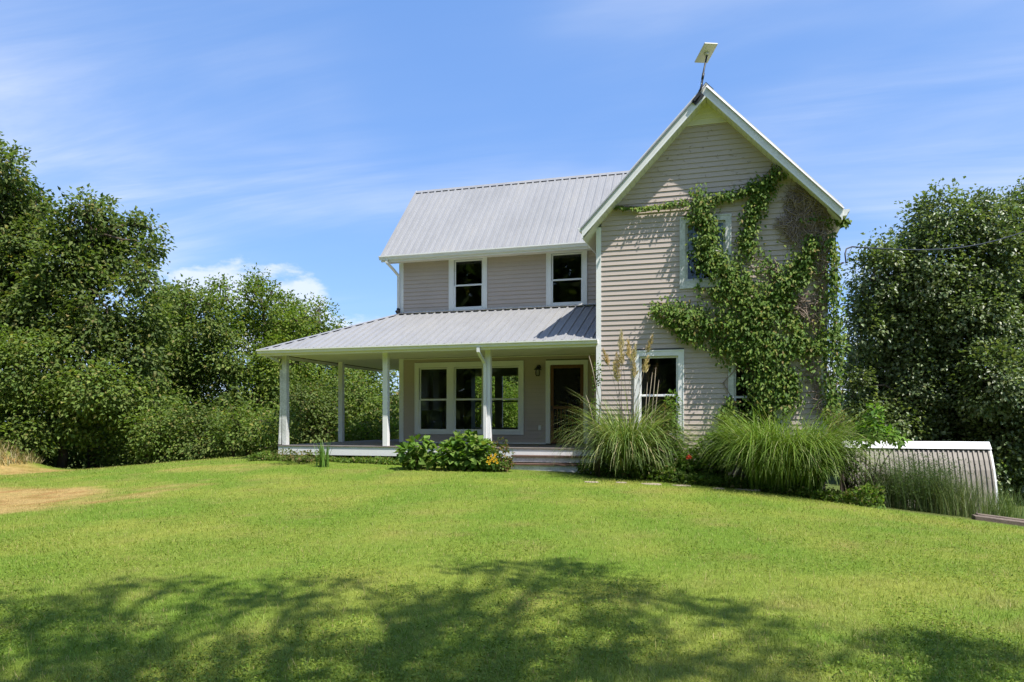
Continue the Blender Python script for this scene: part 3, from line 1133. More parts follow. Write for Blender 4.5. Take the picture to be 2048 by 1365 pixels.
# boxed eaves of the gable wing
for sgn, xa in ((-1, GL), (1, GR)):
    xe = GC + sgn * GHW
    s = MB()
    s.add([(xe, RAKE_Y + .05, GEZ - .27), (xe, 24.3, GEZ - .27), (xa, 24.3, GEZ + .02), (xa, RAKE_Y + .05, GEZ + .02), (xe, RAKE_Y + .05, GEZ - .25), (xe, 24.3, GEZ - .25), (xa, 24.3, GEZ + .04), (xa, RAKE_Y + .05, GEZ + .04)], [(0, 1, 2, 3), (7, 6, 5, 4)])
    s.build('eave_soffit', M['soffit'], groof)
    f = MB()
    f.box(min(xe, xe + sgn * .022), max(xe, xe + sgn * .022), RAKE_Y + .0, 24.3, GEZ - .27, GEZ - .03)
    f.build('eave_fascia', M['white'], groof)
g = gutter_mesh((GC + GHW + .024, RAKE_Y + .04, GEZ - .05), (GC + GHW + .024, 24.2, GEZ - .05), (1, 0, 0), .14, .13)
g.build('gutter', M['gutter'], house, label='bent gutter at the vine covered right eave')
g = gutter_mesh((GC - GHW - .024, RAKE_Y + .02, GEZ - .02), (GC - GHW - .024, W - .5, GEZ - .02), (-1, 0, 0), .10, .09)
g.build('gutter', M['gutter'], house)

# downspouts
d = MB()
xx = -9.44
d.rect_tube([(-9.60, EY - .06, 5.81), (-9.60, EY - .06, 5.72), (-9.50, EY + .15, 5.56), (-9.43, W - .07, 5.40), (-9.43, W - .07, 5.2), (-9.43, W - .07, 4.42)], .07, .055)
dw = d.build('downspout', M['gutter'], house)
MB().tube([(-9.43, W - .075, 4.44), (-9.43, W - .09, 4.37), (-9.47, W - .13, 4.33)], .055, 10).build('downspout_outlet', M['black'], dw)
d = MB()
d.rect_tube([(-5.99, PE - .07, 2.97), (-5.99, PE - .07, 2.86), (-5.98, PE + .06, 2.76), (-5.96, 17.40, 2.62), (-5.95, 17.42, 2.5), (-5.95, 17.42, .56)], .075, .055)
d.build('downspout', M['gutter'], house)
d = MB()
d.rect_tube([(-11.815, 17.50, 2.56), (-11.81, 17.50, 1.6), (-11.83, 17.49, 1.0), (-11.84, 17.47, .54)], .06, .055)
d.build('downspout', M['white_worn'], house, label='loose downspout with a missing upper elbow')
d = MB()
d.rect_tube([(-12.0, PE + .02, 2.94), (-11.93, PE + .12, 2.85), (-11.84, 17.40, 2.78)], .07, .06, (0, 0, 1))
d.build('downspout_elbow', M['white_worn'], house)

# ------------------------------------------------------------------ things fixed to the house
lt = thing('wall_lantern', 'black metal porch lantern with a glass jar on the wall left of the screen door', 'lamp', (-5.21, W - LIP, 2.63))
MB().tube([(-5.21, W - .012, 2.66), (-5.21, W - .035, 2.66)], .06, 14).build('back_plate', M['black'], lt)
MB().tube([(-5.21, W - .03, 2.66), (-5.21, W - .10, 2.70), (-5.21, W - .155, 2.70), (-5.21, W - .165, 2.66)], .011, 8).build('arm', M['black'], lt)
MB().lathe((-5.21, W - .165, 2.50), [(.11, .075), (.105, .085), (.06, .12), (.045, .155), (.02, .17), (.001, .172)], 18).build('hood', M['black'], lt)
MB().lathe((-5.21, W - .165, 2.50), [(.001, -.10), (.045, -.098), (.062, -.06), (.066, .0), (.058, .06), (.05, .085)], 16).build('glass_jar', M['glass'], lt)

ot = thing('outlet_cover', 'small white weatherproof outlet cover low on the porch wall beside the door', 'outlet', (-5.187, W - LIP, .98))
MB().box(-5.23, -5.145, W - .022, W - .012, .915, 1.05).build('plate', M['white'], ot, bevel=.004)
MB().box(-5.218, -5.157, W - .05, W - .0225, .93, 1.035).build('lid', M['white'], ot, bevel=.008)

dish = thing('satellite_dish', 'flat white rectangular satellite dish on a black pole at the gable peak', 'satellite dish', (-.80, RAKE_Y, 8.2))
cen = np.array([-.625, RAKE_Y + .06, 9.17])
va, vb = np.array([-.235, .38, -.21]), np.array([.27, .17, .03])
nn = np.cross(vb, va)
nn = nn / np.linalg.norm(nn)
if nn[2] < 0:
    nn = -nn
MB().prism([cen - va / 2 - vb / 2, cen - va / 2 + vb / 2, cen + va / 2 + vb / 2, cen + va / 2 - vb / 2], nn * .035).build('panel', M['dish'], dish, bevel=.012)
hub = cen - nn * .01
MB().tube([hub + nn * .012, hub - nn * .05], .05, 14).build('hub', M['dish'], dish)
foot = np.array([-.79, RAKE_Y - .03, 8.27])
MB().tube([foot, foot + np.array([.055, -.03, .10]), foot + np.array([.075, -.03, .19]), foot + np.array([.10, 0, .42]), hub - nn * .04], [.022, .024, .024, .02, .02], 10).build('pole', M['black'], dish)
MB().tube([foot + np.array([.086, -.018, .30]), foot + np.array([.108, 0, .44])], .028, 10).build('clamp', M['black'], dish)
br = MB()
dx = np.array([GHW, 0, GTOP - GEZ]) / gsl
nx = np.array([-dx[2], 0, dx[0]])
c0 = np.array([-.80, RAKE_Y - .034, 8.22])
br.prism([c0 - dx * .16 - nx * .09, c0 + dx * .10 - nx * .09, c0 + dx * .10 + nx * .04, c0 - dx * .16 + nx * .04], (0, .03, 0))
br.prism([c0 - dx * .13 - nx * .03, c0 + dx * .05 - nx * .03, c0 + dx * .09 + nx * .03, c0 - dx * .13 + nx * .03], (0, -.05, 0))
br.build('bracket', M['black'], dish)


# ------------------------------------------------------------------ foliage helpers
def unit(v):
    return v / (np.linalg.norm(v, axis=1, keepdims=True) + 1e-9)


def leaf_quads(P, tip, nrm, L, Wd, fold=.25, bend=.12):
    """folded kite leaves: P base points, tip directions, rough normals; 4 verts, 2 tris each"""
    tip = unit(tip)
    side = unit(np.cross(nrm, tip))
    n = np.cross(tip, side)
    L, Wd = np.asarray(L)[:, None], np.asarray(Wd)[:, None]
    mid = P + tip * L * .42
    v = np.stack([P, mid - side * Wd / 2 + n * Wd * fold, P + tip * L - n * L * bend, mid + side * Wd / 2 + n * Wd * fold], 1)
    i = np.arange(len(P))[:, None] * 4
    lo = np.concatenate([i, i + 1, i + 2, i, i + 2, i + 3], 1)
    return v.reshape(-1, 3), lo


def rand_dirs(n, rs):
    return unit(rs.normal(size=(n, 3)))


def palette(n, rs, cols, wts, jitter=.18):
    cols = np.array(cols)
    k = rs.choice(len(cols), n, p=np.array(wts) / sum(wts))
    c = cols[k] * (1 + (rs.rand(n, 1) - .5) * 2 * jitter)
    return np.clip(c * (1 + (rs.rand(n, 3) - .5) * .14), 0, 1)


def leaves_on_clusters(cl, out, per, spread, L, rs, cols, wts, wratio=.62, droop=.25, up=.7, flat=.75):
    """per leaves round each cluster centre; out = outward direction of each cluster"""
    n = len(cl) * per
    c = np.repeat(cl, per, 0)
    o = np.repeat(out, per, 0)
    s = np.repeat(np.asarray(spread) * np.ones(len(cl)), per)[:, None]
    off = np.clip(rs.normal(size=(n, 3)), -1.7, 1.7) * s * np.array([1, 1, flat])
    P = c + off
    tip = unit(off) * .6 + o * .5 + rand_dirs(n, rs) * .7 + np.array([0, 0, -droop])
    nrm = np.array([0, 0, up]) + o * .6 + rand_dirs(n, rs) * .42
    Ls = L * (.7 + .6 * rs.rand(n))
    v, lo = leaf_quads(P, tip, nrm, Ls, Ls * wratio * (.85 + .3 * rs.rand(n)))
    ct = 1 + (rs.rand(len(cl), 1) - .5) * .40
    col = palette(n, rs, cols, wts) * np.repeat(ct, per, 0)
    return v, lo, np.repeat(np.clip(col, 0, 1), 4, 0)


OAK = ([(.118, .165, .042), (.158, .198, .056), (.088, .135, .034), (.26, .23, .085)], [5, 3, 3, .7])
OLIVE = ([(.142, .204, .044), (.184, .24, .056), (.104, .162, .036), (.28, .265, .085)], [4, 3, 2, .6])
BRIGHT = ([(.145, .215, .030), (.195, .255, .042), (.105, .165, .025), (.25, .26, .07)], [4, 3, 2, .7])
PEAR = ([(.125, .172, .058), (.165, .210, .076), (.090, .134, .044), (.24, .27, .12)], [4, 3, 3, .7])


def limb(p, q, rs, r0, r1, n=5, wob=.08):
    p, q = np.array(p, float), np.array(q, float)
    L = np.linalg.norm(q - p)
    t = np.linspace(0, 1, n)
    pts = [p + (q - p) * a + np.array([0, 0, .12 * L * math.sin(a * math.pi)]) + (rs.normal(size=3) * wob * L * .5 if 0 < a < 1 else 0) for a in t]
    return pts, list(r0 + (r1 - r0) * t)


def tree(name, label, cat, base, lobes, pal, leaf=.13, per=46, dens=1.0, spread=.25, mat='leaf', group=None, trunk=.14, seed=1,
         wratio=.62, droop=.25, inner=.16, thr=.40, stems=1):
    """lobes: (x, y, z, rx, ry, rz) in world metres"""
    rs = np.random.RandomState(seed)
    lob = np.array(lobes, float)
    base = np.array(base, float)
    base[2] = float(gz(base[0], base[1])) - .05
    root = thing(name, label, cat, tuple(base), group)
    # clusters over each lobe, denser towards the outside
    cl, out = [], []
    for (x, y, z, rx, ry, rz) in lob:
        area = (rx * ry + ry * rz + rx * rz) / 3
        n = max(8, int(area * 56 * dens))
        d = rand_dirs(n, rs)
        rad = np.where(rs.rand(n) < inner, rs.uniform(.2, .7, n), rs.uniform(.84, 1.06, n))
        c = np.array([x, y, z]) + d * rad[:, None] * np.array([rx, ry, rz])
        lump = fbm(c[:, 0] * 1.1 + c[:, 1] * .7 + seed, c[:, 2] * 1.1 - c[:, 1] * .5, seed, 3)
        keep = lump + rs.rand(n) * .22 > thr
        cl.append(c[keep])
        out.append(d[keep])
    cl, out = np.concatenate(cl), np.concatenate(out)
    ok = cl[:, 2] > gz(cl[:, 0], cl[:, 1]) + .12
    cl, out = cl[ok], out[ok]
    v, lo, col = leaves_on_clusters(cl, out, per, spread * (.8 + .4 * rs.rand(len(cl))), leaf, rs, pal[0], pal[1], wratio, droop)
    # wood
    b = MB()
    order = np.argsort(lob[:, 2])
    top = lob[order[-1], :3]
    hub = []
    for k in range(stems):
        bb = base + (0 if stems == 1 else np.array([rs.uniform(-.4, .4), rs.uniform(-.3, .3), 0]))
        tgt = top if stems == 1 else lob[order[-1 - (k % len(lob))], :3]
        tgt = tgt * np.array([.7, .7, 1]) + np.array([bb[0], bb[1], 0]) * np.array([.3, .3, 0])
        pts, r = limb(bb, tgt, rs, trunk, trunk * .12, 8, .04)
        b.tube(pts, r, 9)
        hub += pts[2:-1]
    hub = np.array(hub)
    b.build('trunk', M['bark'], root)
    bb = MB()
    for q in lob:
        hh = hub[np.argmin(np.linalg.norm(hub - q[:3] + np.array([0, 0, .6]), axis=1))]
        pts, r = limb(hh, q[:3], rs, trunk * .24, trunk * .07, 5, .10)
        bb.tube(pts, r, 6)
        near = cl[np.linalg.norm((cl - q[:3]) / q[3:], axis=1) < 1.15]
        for c in near[:: max(1, len(near) // 9)]:
            pts, r = limb(pts[-1 - (len(near) % 2)], c, rs, trunk * .11, .008, 4, .12)
            bb.tube(pts, r, 4)
            pts = limb(hh, q[:3], rs, 1, 1, 5, .0)[0]
    bb.build('branches', M['bark'], root, kind='stuff')
    big_mesh('crown', v, lo, 3, M[mat], root, col)
    return root


def lobes_px(lst, D, shrink=.13, rs=np.random.RandomState(2), dj=1.2):
    """(px, py, radius_px[, tall factor[, extra depth]]) -> world lobes at about distance D"""
    o = []
    for t in lst:
        px, py, r = t[:3]
        tall = t[3] if len(t) > 3 else 1.0
        dd = D + (t[4] if len(t) > 4 else rs.uniform(-dj, dj))
        c = at(px, py, dd)
        R = r / F * dd
        R = max(R - shrink, R * .62)
        o.append((c[0], c[1], c[2], R, R * .95, R * tall))
    return o


# ------------------------------------------------------------------ trees left of the house
def base_at(px, D):
    p = at(px, 900, D)
    return (p[0], p[1], 0)


tree('oak_tree', 'tallest dark green oak cut off by the left edge of the picture', 'tree', base_at(-60, 28),
     lobes_px([(-60, 330, 75), (5, 350, 50), (40, 385, 46), (-10, 430, 70), (68, 425, 34), (20, 500, 75), (80, 470, 34), (-80, 520, 120), (60, 560, 70), (-20, 640, 90), (-70, 750, 100), (-10, 600, 60)], 27.5),
     OAK, seed=11, trunk=.26, leaf=.165, per=46)
tree('oak_tree', 'broad dark oak with a notched crown just right of the tallest oak', 'tree', base_at(190, 27),
     lobes_px([(172, 425, 40), (205, 440, 40), (150, 470, 42), (238, 470, 42), (288, 455, 28), (298, 500, 24), (250, 530, 52), (130, 540, 56), (190, 520, 60), (292, 560, 34),
               (120, 610, 80), (215, 620, 75), (285, 640, 50), (60, 660, 70), (160, 700, 80), (270, 720, 60), (110, 480, 30)], 26.5),
     OAK, seed=12, trunk=.24, leaf=.165, per=46)
tree('maple_tree', 'lower leafy tree sweeping over the dark hollow at the left lawn edge', 'tree', base_at(120, 25.5),
     lobes_px([(30, 740, 75), (110, 740, 75), (180, 770, 65), (20, 830, 60), (95, 830, 65), (165, 835, 55), (235, 800, 60), (240, 860, 48), (-30, 860, 70), (55, 880, 45), (300, 800, 55), (225, 905, 28)], 24.8),
     OLIVE, seed=13, trunk=.16, leaf=.14, per=42)
tree('elm_tree', 'mid green tree with a rounded top right of the notched oak', 'tree', base_at(390, 30),
     lobes_px([(385, 605, 42), (345, 650, 50), (425, 650, 52), (390, 700, 70), (330, 720, 60), (450, 725, 60), (390, 790, 75), (330, 800, 50), (360, 600, 26), (460, 790, 55), (420, 610, 20)], 30),
     OLIVE, seed=14, trunk=.18, leaf=.14, per=42)
tree('young_tree', 'light green tree with thin shoots poking above its crown', 'tree', base_at(520, 31),
     lobes_px([(505, 600, 24), (512, 560, 9, 2.2), (498, 575, 8, 1.8), (450, 600, 22), (440, 575, 8, 2.0), (542, 585, 13, 1.6), (565, 600, 8), (480, 640, 45), (540, 640, 45), (580, 670, 42), (500, 700, 65), (570, 730, 65), (520, 790, 70), (600, 790, 55), (590, 640, 20)], 31),
     BRIGHT, seed=15, trunk=.15, leaf=.13, per=40)
tree('bushy_tree', 'rounded tree sloping down behind the porch roof corner', 'tree', base_at(640, 33),
     lobes_px([(610, 635, 32), (635, 625, 26), (650, 660, 38), (600, 680, 42), (670, 690, 34), (690, 680, 20), (640, 720, 60), (700, 730, 50), (620, 790, 65), (690, 790, 60), (740, 745, 45), (745, 810, 48)], 33),
     OLIVE, seed=16, trunk=.17, leaf=.13, per=40)
tree('far_tree', 'small distant dark tree in the gap between the oak and the elm', 'tree', base_at(335, 42),
     lobes_px([(330, 585, 22), (345, 610, 30), (318, 620, 34), (340, 660, 50), (310, 700, 50), (350, 750, 60), (320, 800, 60)], 42),
     OAK, seed=17, trunk=.17, leaf=.17, per=36)
tree('far_tree', 'distant tree peeking between the shoots and the porch roof', 'tree', base_at(590, 44),
     lobes_px([(585, 625, 26), (560, 650, 34), (600, 670, 40), (575, 730, 60), (590, 800, 60)], 44),
     OLIVE, seed=18, trunk=.17, leaf=.17, per=36)
HEDGE = 'wild shrubs along the left lawn edge'
for i, (lab, px, D, lst, pal) in enumerate([
        ('dense shrub at the lawn edge beside the dark hollow', 315, 24.5, [(300, 860, 44), (335, 850, 46), (320, 900, 40), (285, 900, 32), (355, 890, 40)], OLIVE),
        ('round shrub in the middle of the left lawn edge', 410, 24.3, [(395, 840, 48), (430, 860, 46), (400, 895, 42), (445, 895, 38), (375, 880, 36)], OAK),
        ('leafy shrub at the lawn edge left of the porch corner', 490, 23.6, [(480, 850, 46), (515, 860, 44), (485, 890, 38), (520, 895, 36), (455, 880, 34)], OLIVE),
        ('tangled pale shrub with dry stalks against the porch corner post', 550, 22.6, [(540, 850, 34), (560, 880, 30), (530, 895, 26), (575, 840, 26)], OLIVE),
        ('dark bush framed by the first porch bay', 625, 27.0, [(600, 800, 46), (640, 820, 44), (620, 860, 42), (660, 860, 36), (590, 860, 36)], OAK),
        ('grey green bush behind the back porch post', 710, 28.5, [(690, 780, 48), (725, 800, 44), (700, 840, 42), (735, 840, 36)], OLIVE)]):
    tree('wild_shrub', lab, 'shrub', base_at(px, D), lobes_px(lst, D, dj=.7), pal, seed=30 + i, trunk=.05, leaf=.11, per=40, spread=.24, group=HEDGE, stems=3, dens=1.5)
BACK = 'sunlit shrubs behind the house'
for i, (lab, px, D, lst) in enumerate([
        ('sunlit yellow green bush at the far end of the porch', 775, 30, [(760, 830, 36), (785, 790, 34), (790, 840, 34), (745, 858, 24), (780, 740, 26)]),
        ('low bright weeds past the porch floor edge', 725, 26.5, [(700, 868, 16), (735, 866, 20), (765, 862, 22), (800, 858, 22)]),
        ('bright bush seen through the left picture window', 885, 33, [(870, 800, 50), (900, 780, 50), (880, 840, 40), (850, 780, 40)]),
        ('bright bush seen through the middle picture window', 965, 33, [(950, 790, 50), (980, 800, 50), (960, 840, 40), (1000, 830, 40)]),
        ('bright bush seen through the right picture window', 1035, 36, [(1030, 825, 42), (1060, 820, 50), (1040, 855, 40), (1010, 850, 36)])]):
    tree('wild_shrub', lab, 'shrub', base_at(px, D), lobes_px(lst, D, dj=.7), BRIGHT, seed=50 + i, trunk=.05, leaf=.12, per=40, spread=.26, group=BACK, stems=3, dens=1.4)
tree('far_tree', 'distant tree seen through the right picture window', 'tree', base_at(1030, 60),
     lobes_px([(1000, 780, 40), (1040, 770, 40), (1080, 780, 50), (1020, 830, 50), (960, 790, 45), (900, 780, 50), (920, 830, 40), (1060, 830, 50)], 60), OAK, seed=58, trunk=.2, leaf=.25, per=30, spread=.5)

# right of the house: glossy pear trees
tree('pear_tree', 'dense glossy dark green pear tree right of the vine covered gable', 'tree', base_at(1820, 26),
     lobes_px([(1722, 660, 36, 1.5), (1712, 720, 30, 1.5), (1745, 560, 36, 1.5), (1770, 505, 26, 1.4), (1790, 560, 44, 1.5), (1835, 470, 34, 1.5), (1880, 440, 40, 1.4), (1860, 540, 55, 1.5), (1925, 440, 30, 1.4), (1800, 650, 60, 1.4), (1870, 660, 60, 1.4),
               (1930, 540, 50, 1.5), (1760, 760, 55, 1.3), (1830, 770, 60, 1.3), (1905, 760, 60, 1.3), (1770, 850, 55), (1840, 860, 60), (1910, 860, 60), (1715, 820, 40, 1.2), (1700, 770, 26, 1.4), (1850, 600, 60, 1.3), (1750, 620, 40, 1.4), (1800, 710, 60, 1.2), (1870, 720, 60, 1.2), (1930, 640, 60, 1.3), (1700, 880, 40), (1950, 800, 60), (1735, 900, 50), (1800, 920, 60), (1880, 930, 60), (1690, 850, 30), (1760, 960, 50), (1840, 970, 50)], 25.5, .04),
     PEAR, seed=71, trunk=.2, leaf=.13, per=56, mat='leaf_gloss', wratio=.72, stems=4, dens=1.25, spread=.24, thr=.30)
tree('pear_tree', 'second glossy pear tree cut off by the right edge of the picture', 'tree', base_at(2060, 25),
     lobes_px([(1975, 440, 38, 1.4), (2025, 450, 44, 1.4), (2070, 440, 50, 1.4), (1985, 530, 48, 1.5), (2050, 560, 60, 1.4), (1985, 640, 50, 1.4), (2050, 680, 60, 1.3), (1990, 760, 55, 1.3), (2060, 790, 60, 1.3), (1970, 860, 55), (2030, 880, 60), (2090, 620, 70), (2100, 800, 70), (1960, 940, 50), (2030, 960, 60), (2010, 600, 60, 1.3), (2020, 700, 60, 1.3), (2000, 820, 60), (2080, 500, 60, 1.3), (2045, 880, 60)], 24.5, .04),
     PEAR, seed=72, trunk=.2, leaf=.13, per=56, mat='leaf_gloss', wratio=.72, stems=4, dens=1.25, spread=.24, thr=.30)

# the tall tree behind the viewer that throws dappled shade over the near lawn
rs = np.random.RandomState(8)
SH = [(150, 1190, 42), (270, 1165, 40), (340, 1165, 55), (420, 1180, 60), (470, 1205, 45), (560, 1195, 60), (615, 1190, 50), (690, 1165, 42), (735, 1190, 45), (560, 1160, 22),
      (200, 1230, 60), (110, 1225, 40), (380, 1235, 55), (640, 1235, 60), (790, 1215, 55), (860, 1195, 60), (920, 1210, 60), (960, 1235, 45), (870, 1240, 50),
      (940, 1143, 26), (1000, 1150, 26), (1050, 1165, 30), (1100, 1145, 36), (1150, 1140, 32), (1165, 1160, 40), (1080, 1180, 34), (1220, 1180, 45), (1280, 1195, 42), (1180, 1200, 30),
      (1190, 1240, 40), (1250, 1255, 55), (1310, 1265, 45), (1380, 1215, 20), (1470, 1225, 36), (1530, 1260, 34), (1480, 1250, 30),
      (80, 1300, 60), (180, 1290, 60), (330, 1290, 70), (480, 1300, 75), (600, 1290, 75), (720, 1300, 70), (850, 1290, 70), (980, 1280, 45), (1080, 1300, 60), (1180, 1330, 70), (1330, 1330, 65), (1480, 1345, 60),
      (40, 1360, 60), (230, 1355, 80), (420, 1360, 80), (620, 1360, 80), (820, 1350, 80), (1000, 1355, 70), (1760, 1275, 34), (1830, 1285, 45), (1900, 1300, 50), (1980, 1310, 45), (1700, 1335, 40), (1880, 1345, 40)]
lob = []
for px, py, r in SH:
    d = 1.60 * F / (py - 841)
    gnd = at(px, py, d)
    R = r / F * d * (.52 if 990 < px < 1360 and py > 1170 else .66)
    need = CAM_Z + .566 * d + 1.2
    h = max(need, 10.0) + rs.uniform(0, 3.5) - gnd[2]
    c = gnd + SUN_DIR / SUN_DIR[2] * h
    lob.append((c[0], c[1], c[2], R, R, R * .7))
for px, py, r in ((20, 1240, 34), (15, 1200, 24), (70, 1262, 30), (1600, 1300, 30), (2030, 1330, 40)):
    d = 1.60 * F / (py - 841)
    gnd = at(px, py, d)
    c = gnd + SUN_DIR / SUN_DIR[2] * (10.5 + rs.uniform(0, 3) - gnd[2])
    lob.append((c[0], c[1], c[2], r / F * d * .66, r / F * d * .66, r / F * d * .5))
lob.sort(key=lambda q: q[0])
cx, cy = np.mean([q[0] for q in lob]), np.mean([q[1] for q in lob])
for k in range(26):
    a, R = rs.uniform(0, 6.28), rs.uniform(.5, 3.5)
    lob.append((cx + 1 + R * math.cos(a), -2.2 + R * .8 * math.sin(a), rs.uniform(11, 15), .9, .9, .8))
tree('shade_tree', 'tall tree overhead whose leaves throw dappled shade over the near lawn', 'tree', (6.6, -4.5, 0), lob,
     OAK, seed=91, trunk=.3, leaf=.14, per=9, dens=.28, spread=.17, thr=.43)

# ------------------------------------------------------------------ creeper on the gable
def stroke(pts, width, n, rs):
    """points scattered along a polyline on the wall (photo pixels), width in pixels"""
    pts = np.array(pts, float)
    wd = np.array(width if hasattr(width, '__len__') else [width] * len(pts), float)
    seg = np.linalg.norm(np.diff(pts, axis=0), axis=1)
    s = np.concatenate([[0], np.cumsum(seg)])
    t = rs.rand(n) * s[-1]
    c = np.stack([np.interp(t, s, pts[:, k]) for k in (0, 1)], 1)
    w = np.interp(t, s, wd)[:, None]
    return c + np.clip(rs.normal(size=(n, 2)), -2.6, 2.6) * w * .33


def on_wall(pp, off):
    k = (pp[:, 0] - 1024) / F
    Y = G - off
    X = Y * (k * CT - ST) / (CT + k * ST)
    d = -X * ST + Y * CT
    return np.stack([X, Y, CAM_Z + (841 - pp[:, 1]) / F * d], 1)


VINE = [([(1228, 414), (1290, 417), (1345, 408), (1380, 402)], [4, 5, 9, 14], 330),
        ([(1402, 385), (1402, 420), (1412, 480), (1420, 540)], [26, 38, 48, 46], 2000),
        ([(1425, 395), (1470, 388), (1500, 375), (1535, 362)], [18, 14, 22, 26], 600),
        ([(1558, 342), (1538, 365), (1518, 400), (1502, 440), (1494, 475), (1490, 505)], [24, 36, 36, 30, 28, 30], 1500),
        ([(1440, 530), (1475, 570), (1500, 620), (1515, 680)], [50, 70, 80, 80], 2600),
        ([(1515, 680), (1530, 740), (1540, 790), (1520, 835)], [74, 68, 64, 70], 2000),
        ([(1308, 618), (1350, 622), (1400, 640), (1460, 655)], [24, 40, 48, 55], 1500),
        ([(1330, 640), (1370, 668), (1420, 685), (1465, 690)], [16, 24, 28, 30], 600),
        ([(1400, 575), (1440, 585)], [16, 26], 200),
        ([(1628, 480), (1605, 525), (1585, 560), (1560, 590), (1530, 630)], [26, 46, 50, 50, 46], 1700),
        ([(1560, 600), (1590, 640), (1600, 680)], [34, 34, 30], 500),
        ([(1662, 470), (1668, 540), (1668, 620), (1672, 700), (1664, 760), (1662, 840)], [16, 22, 26, 34, 30, 22], 1700),
        ([(1450, 705), (1520, 700), (1590, 690), (1650, 690)], [40, 50, 40, 34], 1200),
        ([(1462, 800), (1458, 820), (1450, 840)], [20, 28, 34], 300),
        ([(1450, 600), (1540, 620), (1620, 660)], [90, 120, 90], 420), ([(1520, 700), (1600, 720), (1650, 740)], [70, 70, 50], 220), ([(1490, 500), (1600, 560)], [60, 60], 260), ([(1640, 560), (1650, 640), (1650, 700)], [40, 50, 50], 260),
        ([(1570, 740), (1590, 770), (1580, 810)], [24, 30, 36], 450),
        ([(1600, 445), (1640, 430), (1660, 450)], [14, 18, 18], 120),
        ([(1672, 440), (1688, 446), (1694, 440)], [10, 12, 10], 160)]
rs = np.random.RandomState(77)
P, W_ = [], []
for pts, wd, n in VINE:
    p = stroke(pts, wd, int(n * .9), rs)
    wmax = np.max(wd)
    off = .05 + np.abs(rs.normal(size=len(p))) * (.05 + wmax * .0014)
    P.append(on_wall(p, off))
P = np.concatenate(P)
# shed stragglers in clumps: keep the denser tufts so that the wall shows between
lump = fbm(P[:, 0] * 3.1, P[:, 2] * 3.1, 5, 3)
P = P[lump + rs.rand(len(P)) * .42 > .50]
n = len(P)
tip = np.stack([rs.normal(size=n) * .55, -.35 - rs.rand(n) * .5, -.75 + rs.normal(size=n) * .45], 1)
nrm = np.stack([rs.normal(size=n) * .45 + .1, -1 + rs.normal(size=n) * .3, .75 + rs.normal(size=n) * .45], 1)
Ls = rs.uniform(.06, .12, n)
v, lo = leaf_quads(P, tip, nrm, Ls, Ls * .55, .2, .15)
shade_c = fbm(P[:, 0] * 1.3, P[:, 2] * 1.3, 15, 3)
cA = palette(n, rs, [(.135, .210, .030), (.092, .165, .026), (.195, .245, .042), (.26, .21, .065)], [4, 4, 2, .4])
col = np.repeat(cA, 4, 0)
vine = thing('climbing_creeper', 'green creeper climbing over the right half of the gable wall', 'climbing vine', (0.2, G - .05, -.15))
big_mesh('foliage', v, lo, 3, M['leaf_vine'], vine, col)
b = MB()
for pts, wd, nn_ in VINE:
    for k in range(2 if max(wd) < 30 else 4):
        q = np.array(pts, float) + rs.normal(size=(len(pts), 2)) * np.array(wd)[:, None] * .25
        q = np.vstack([np.vstack([q[i], (q[i] + q[i + 1]) / 2 + rs.normal(size=2) * 5]) for i in range(len(q) - 1)] + [q[-1:]])
        b.tube(on_wall(q, np.full(len(q), .035)), .006 + .006 * rs.rand(), 5)
for x in (1540, 1500, 1470, 1655, 1520):
    q = np.array([(x + rs.normal() * 8, y) for y in np.linspace(700, 905, 7)]) + rs.normal(size=(7, 2)) * 5
    b.tube(on_wall(q, np.full(7, .05)), .014, 6)
b.build('stem', M['dead'], vine, kind='stuff')

dv = thing('dead_creeper', 'brown tangle of dead creeper stems under the right eave of the gable', 'dead vine', (1.4, G - .05, 4.8))
b = MB()
DEAD = [([(1580, 395), (1620, 415), (1650, 425)], [26, 34, 24], 190), ([(1600, 440), (1640, 445)], [50, 40], 230), ([(1575, 440), (1585, 475)], [26, 30], 90),
        ([(1650, 470), (1648, 540), (1640, 600), (1632, 660)], [18, 16, 26, 24], 210), ([(1545, 545), (1555, 570)], [22, 26], 50), ([(1590, 600), (1625, 640)], [26, 30], 80),
        ([(1620, 720), (1632, 780), (1640, 830)], [10, 12, 12], 50), ([(1655, 560), (1662, 700), (1655, 850)], [8, 8, 10], 60), ([(1600, 380), (1660, 420)], [10, 14], 70)]
for pts, wd, nn_ in DEAD:
    p = stroke(pts, wd, int(nn_ * 1.25), rs)
    for q in p:
        L = rs.uniform(14, 44)
        a = rs.normal() * .7 + (math.pi / 2 if rs.rand() < .6 else 0)
        cc = rs.uniform(-.8, .8)
        m = 5
        t = np.linspace(-.5, .5, m)
        pp = q + np.stack([np.cos(a + cc * t), np.sin(a + cc * t)], 1) * (t * L)[:, None]
        off = .03 + rs.rand() * .10 + .06 * np.cos(t * 3) * rs.rand()
        b.tube(on_wall(pp, off), rs.uniform(.003, .011), 4, cap=False)
for k in range(190):
    q = np.array([rs.uniform(1290, 1600), rs.uniform(255, 425)])
    if q[1] < 250 + abs(q[0] - 1411) * .82:
        continue
    L, a = rs.uniform(2, 7), rs.normal() * .9
    b.tube(on_wall(q + np.array([[-.5], [0], [.5]]) * np.array([[math.cos(a) * L, math.sin(a) * L]]) + rs.normal(size=(3, 2)) * .8, np.full(3, .021)), .003, 3, cap=False)
b.build('dead_stems', M['dead'], dv, kind='stuff')

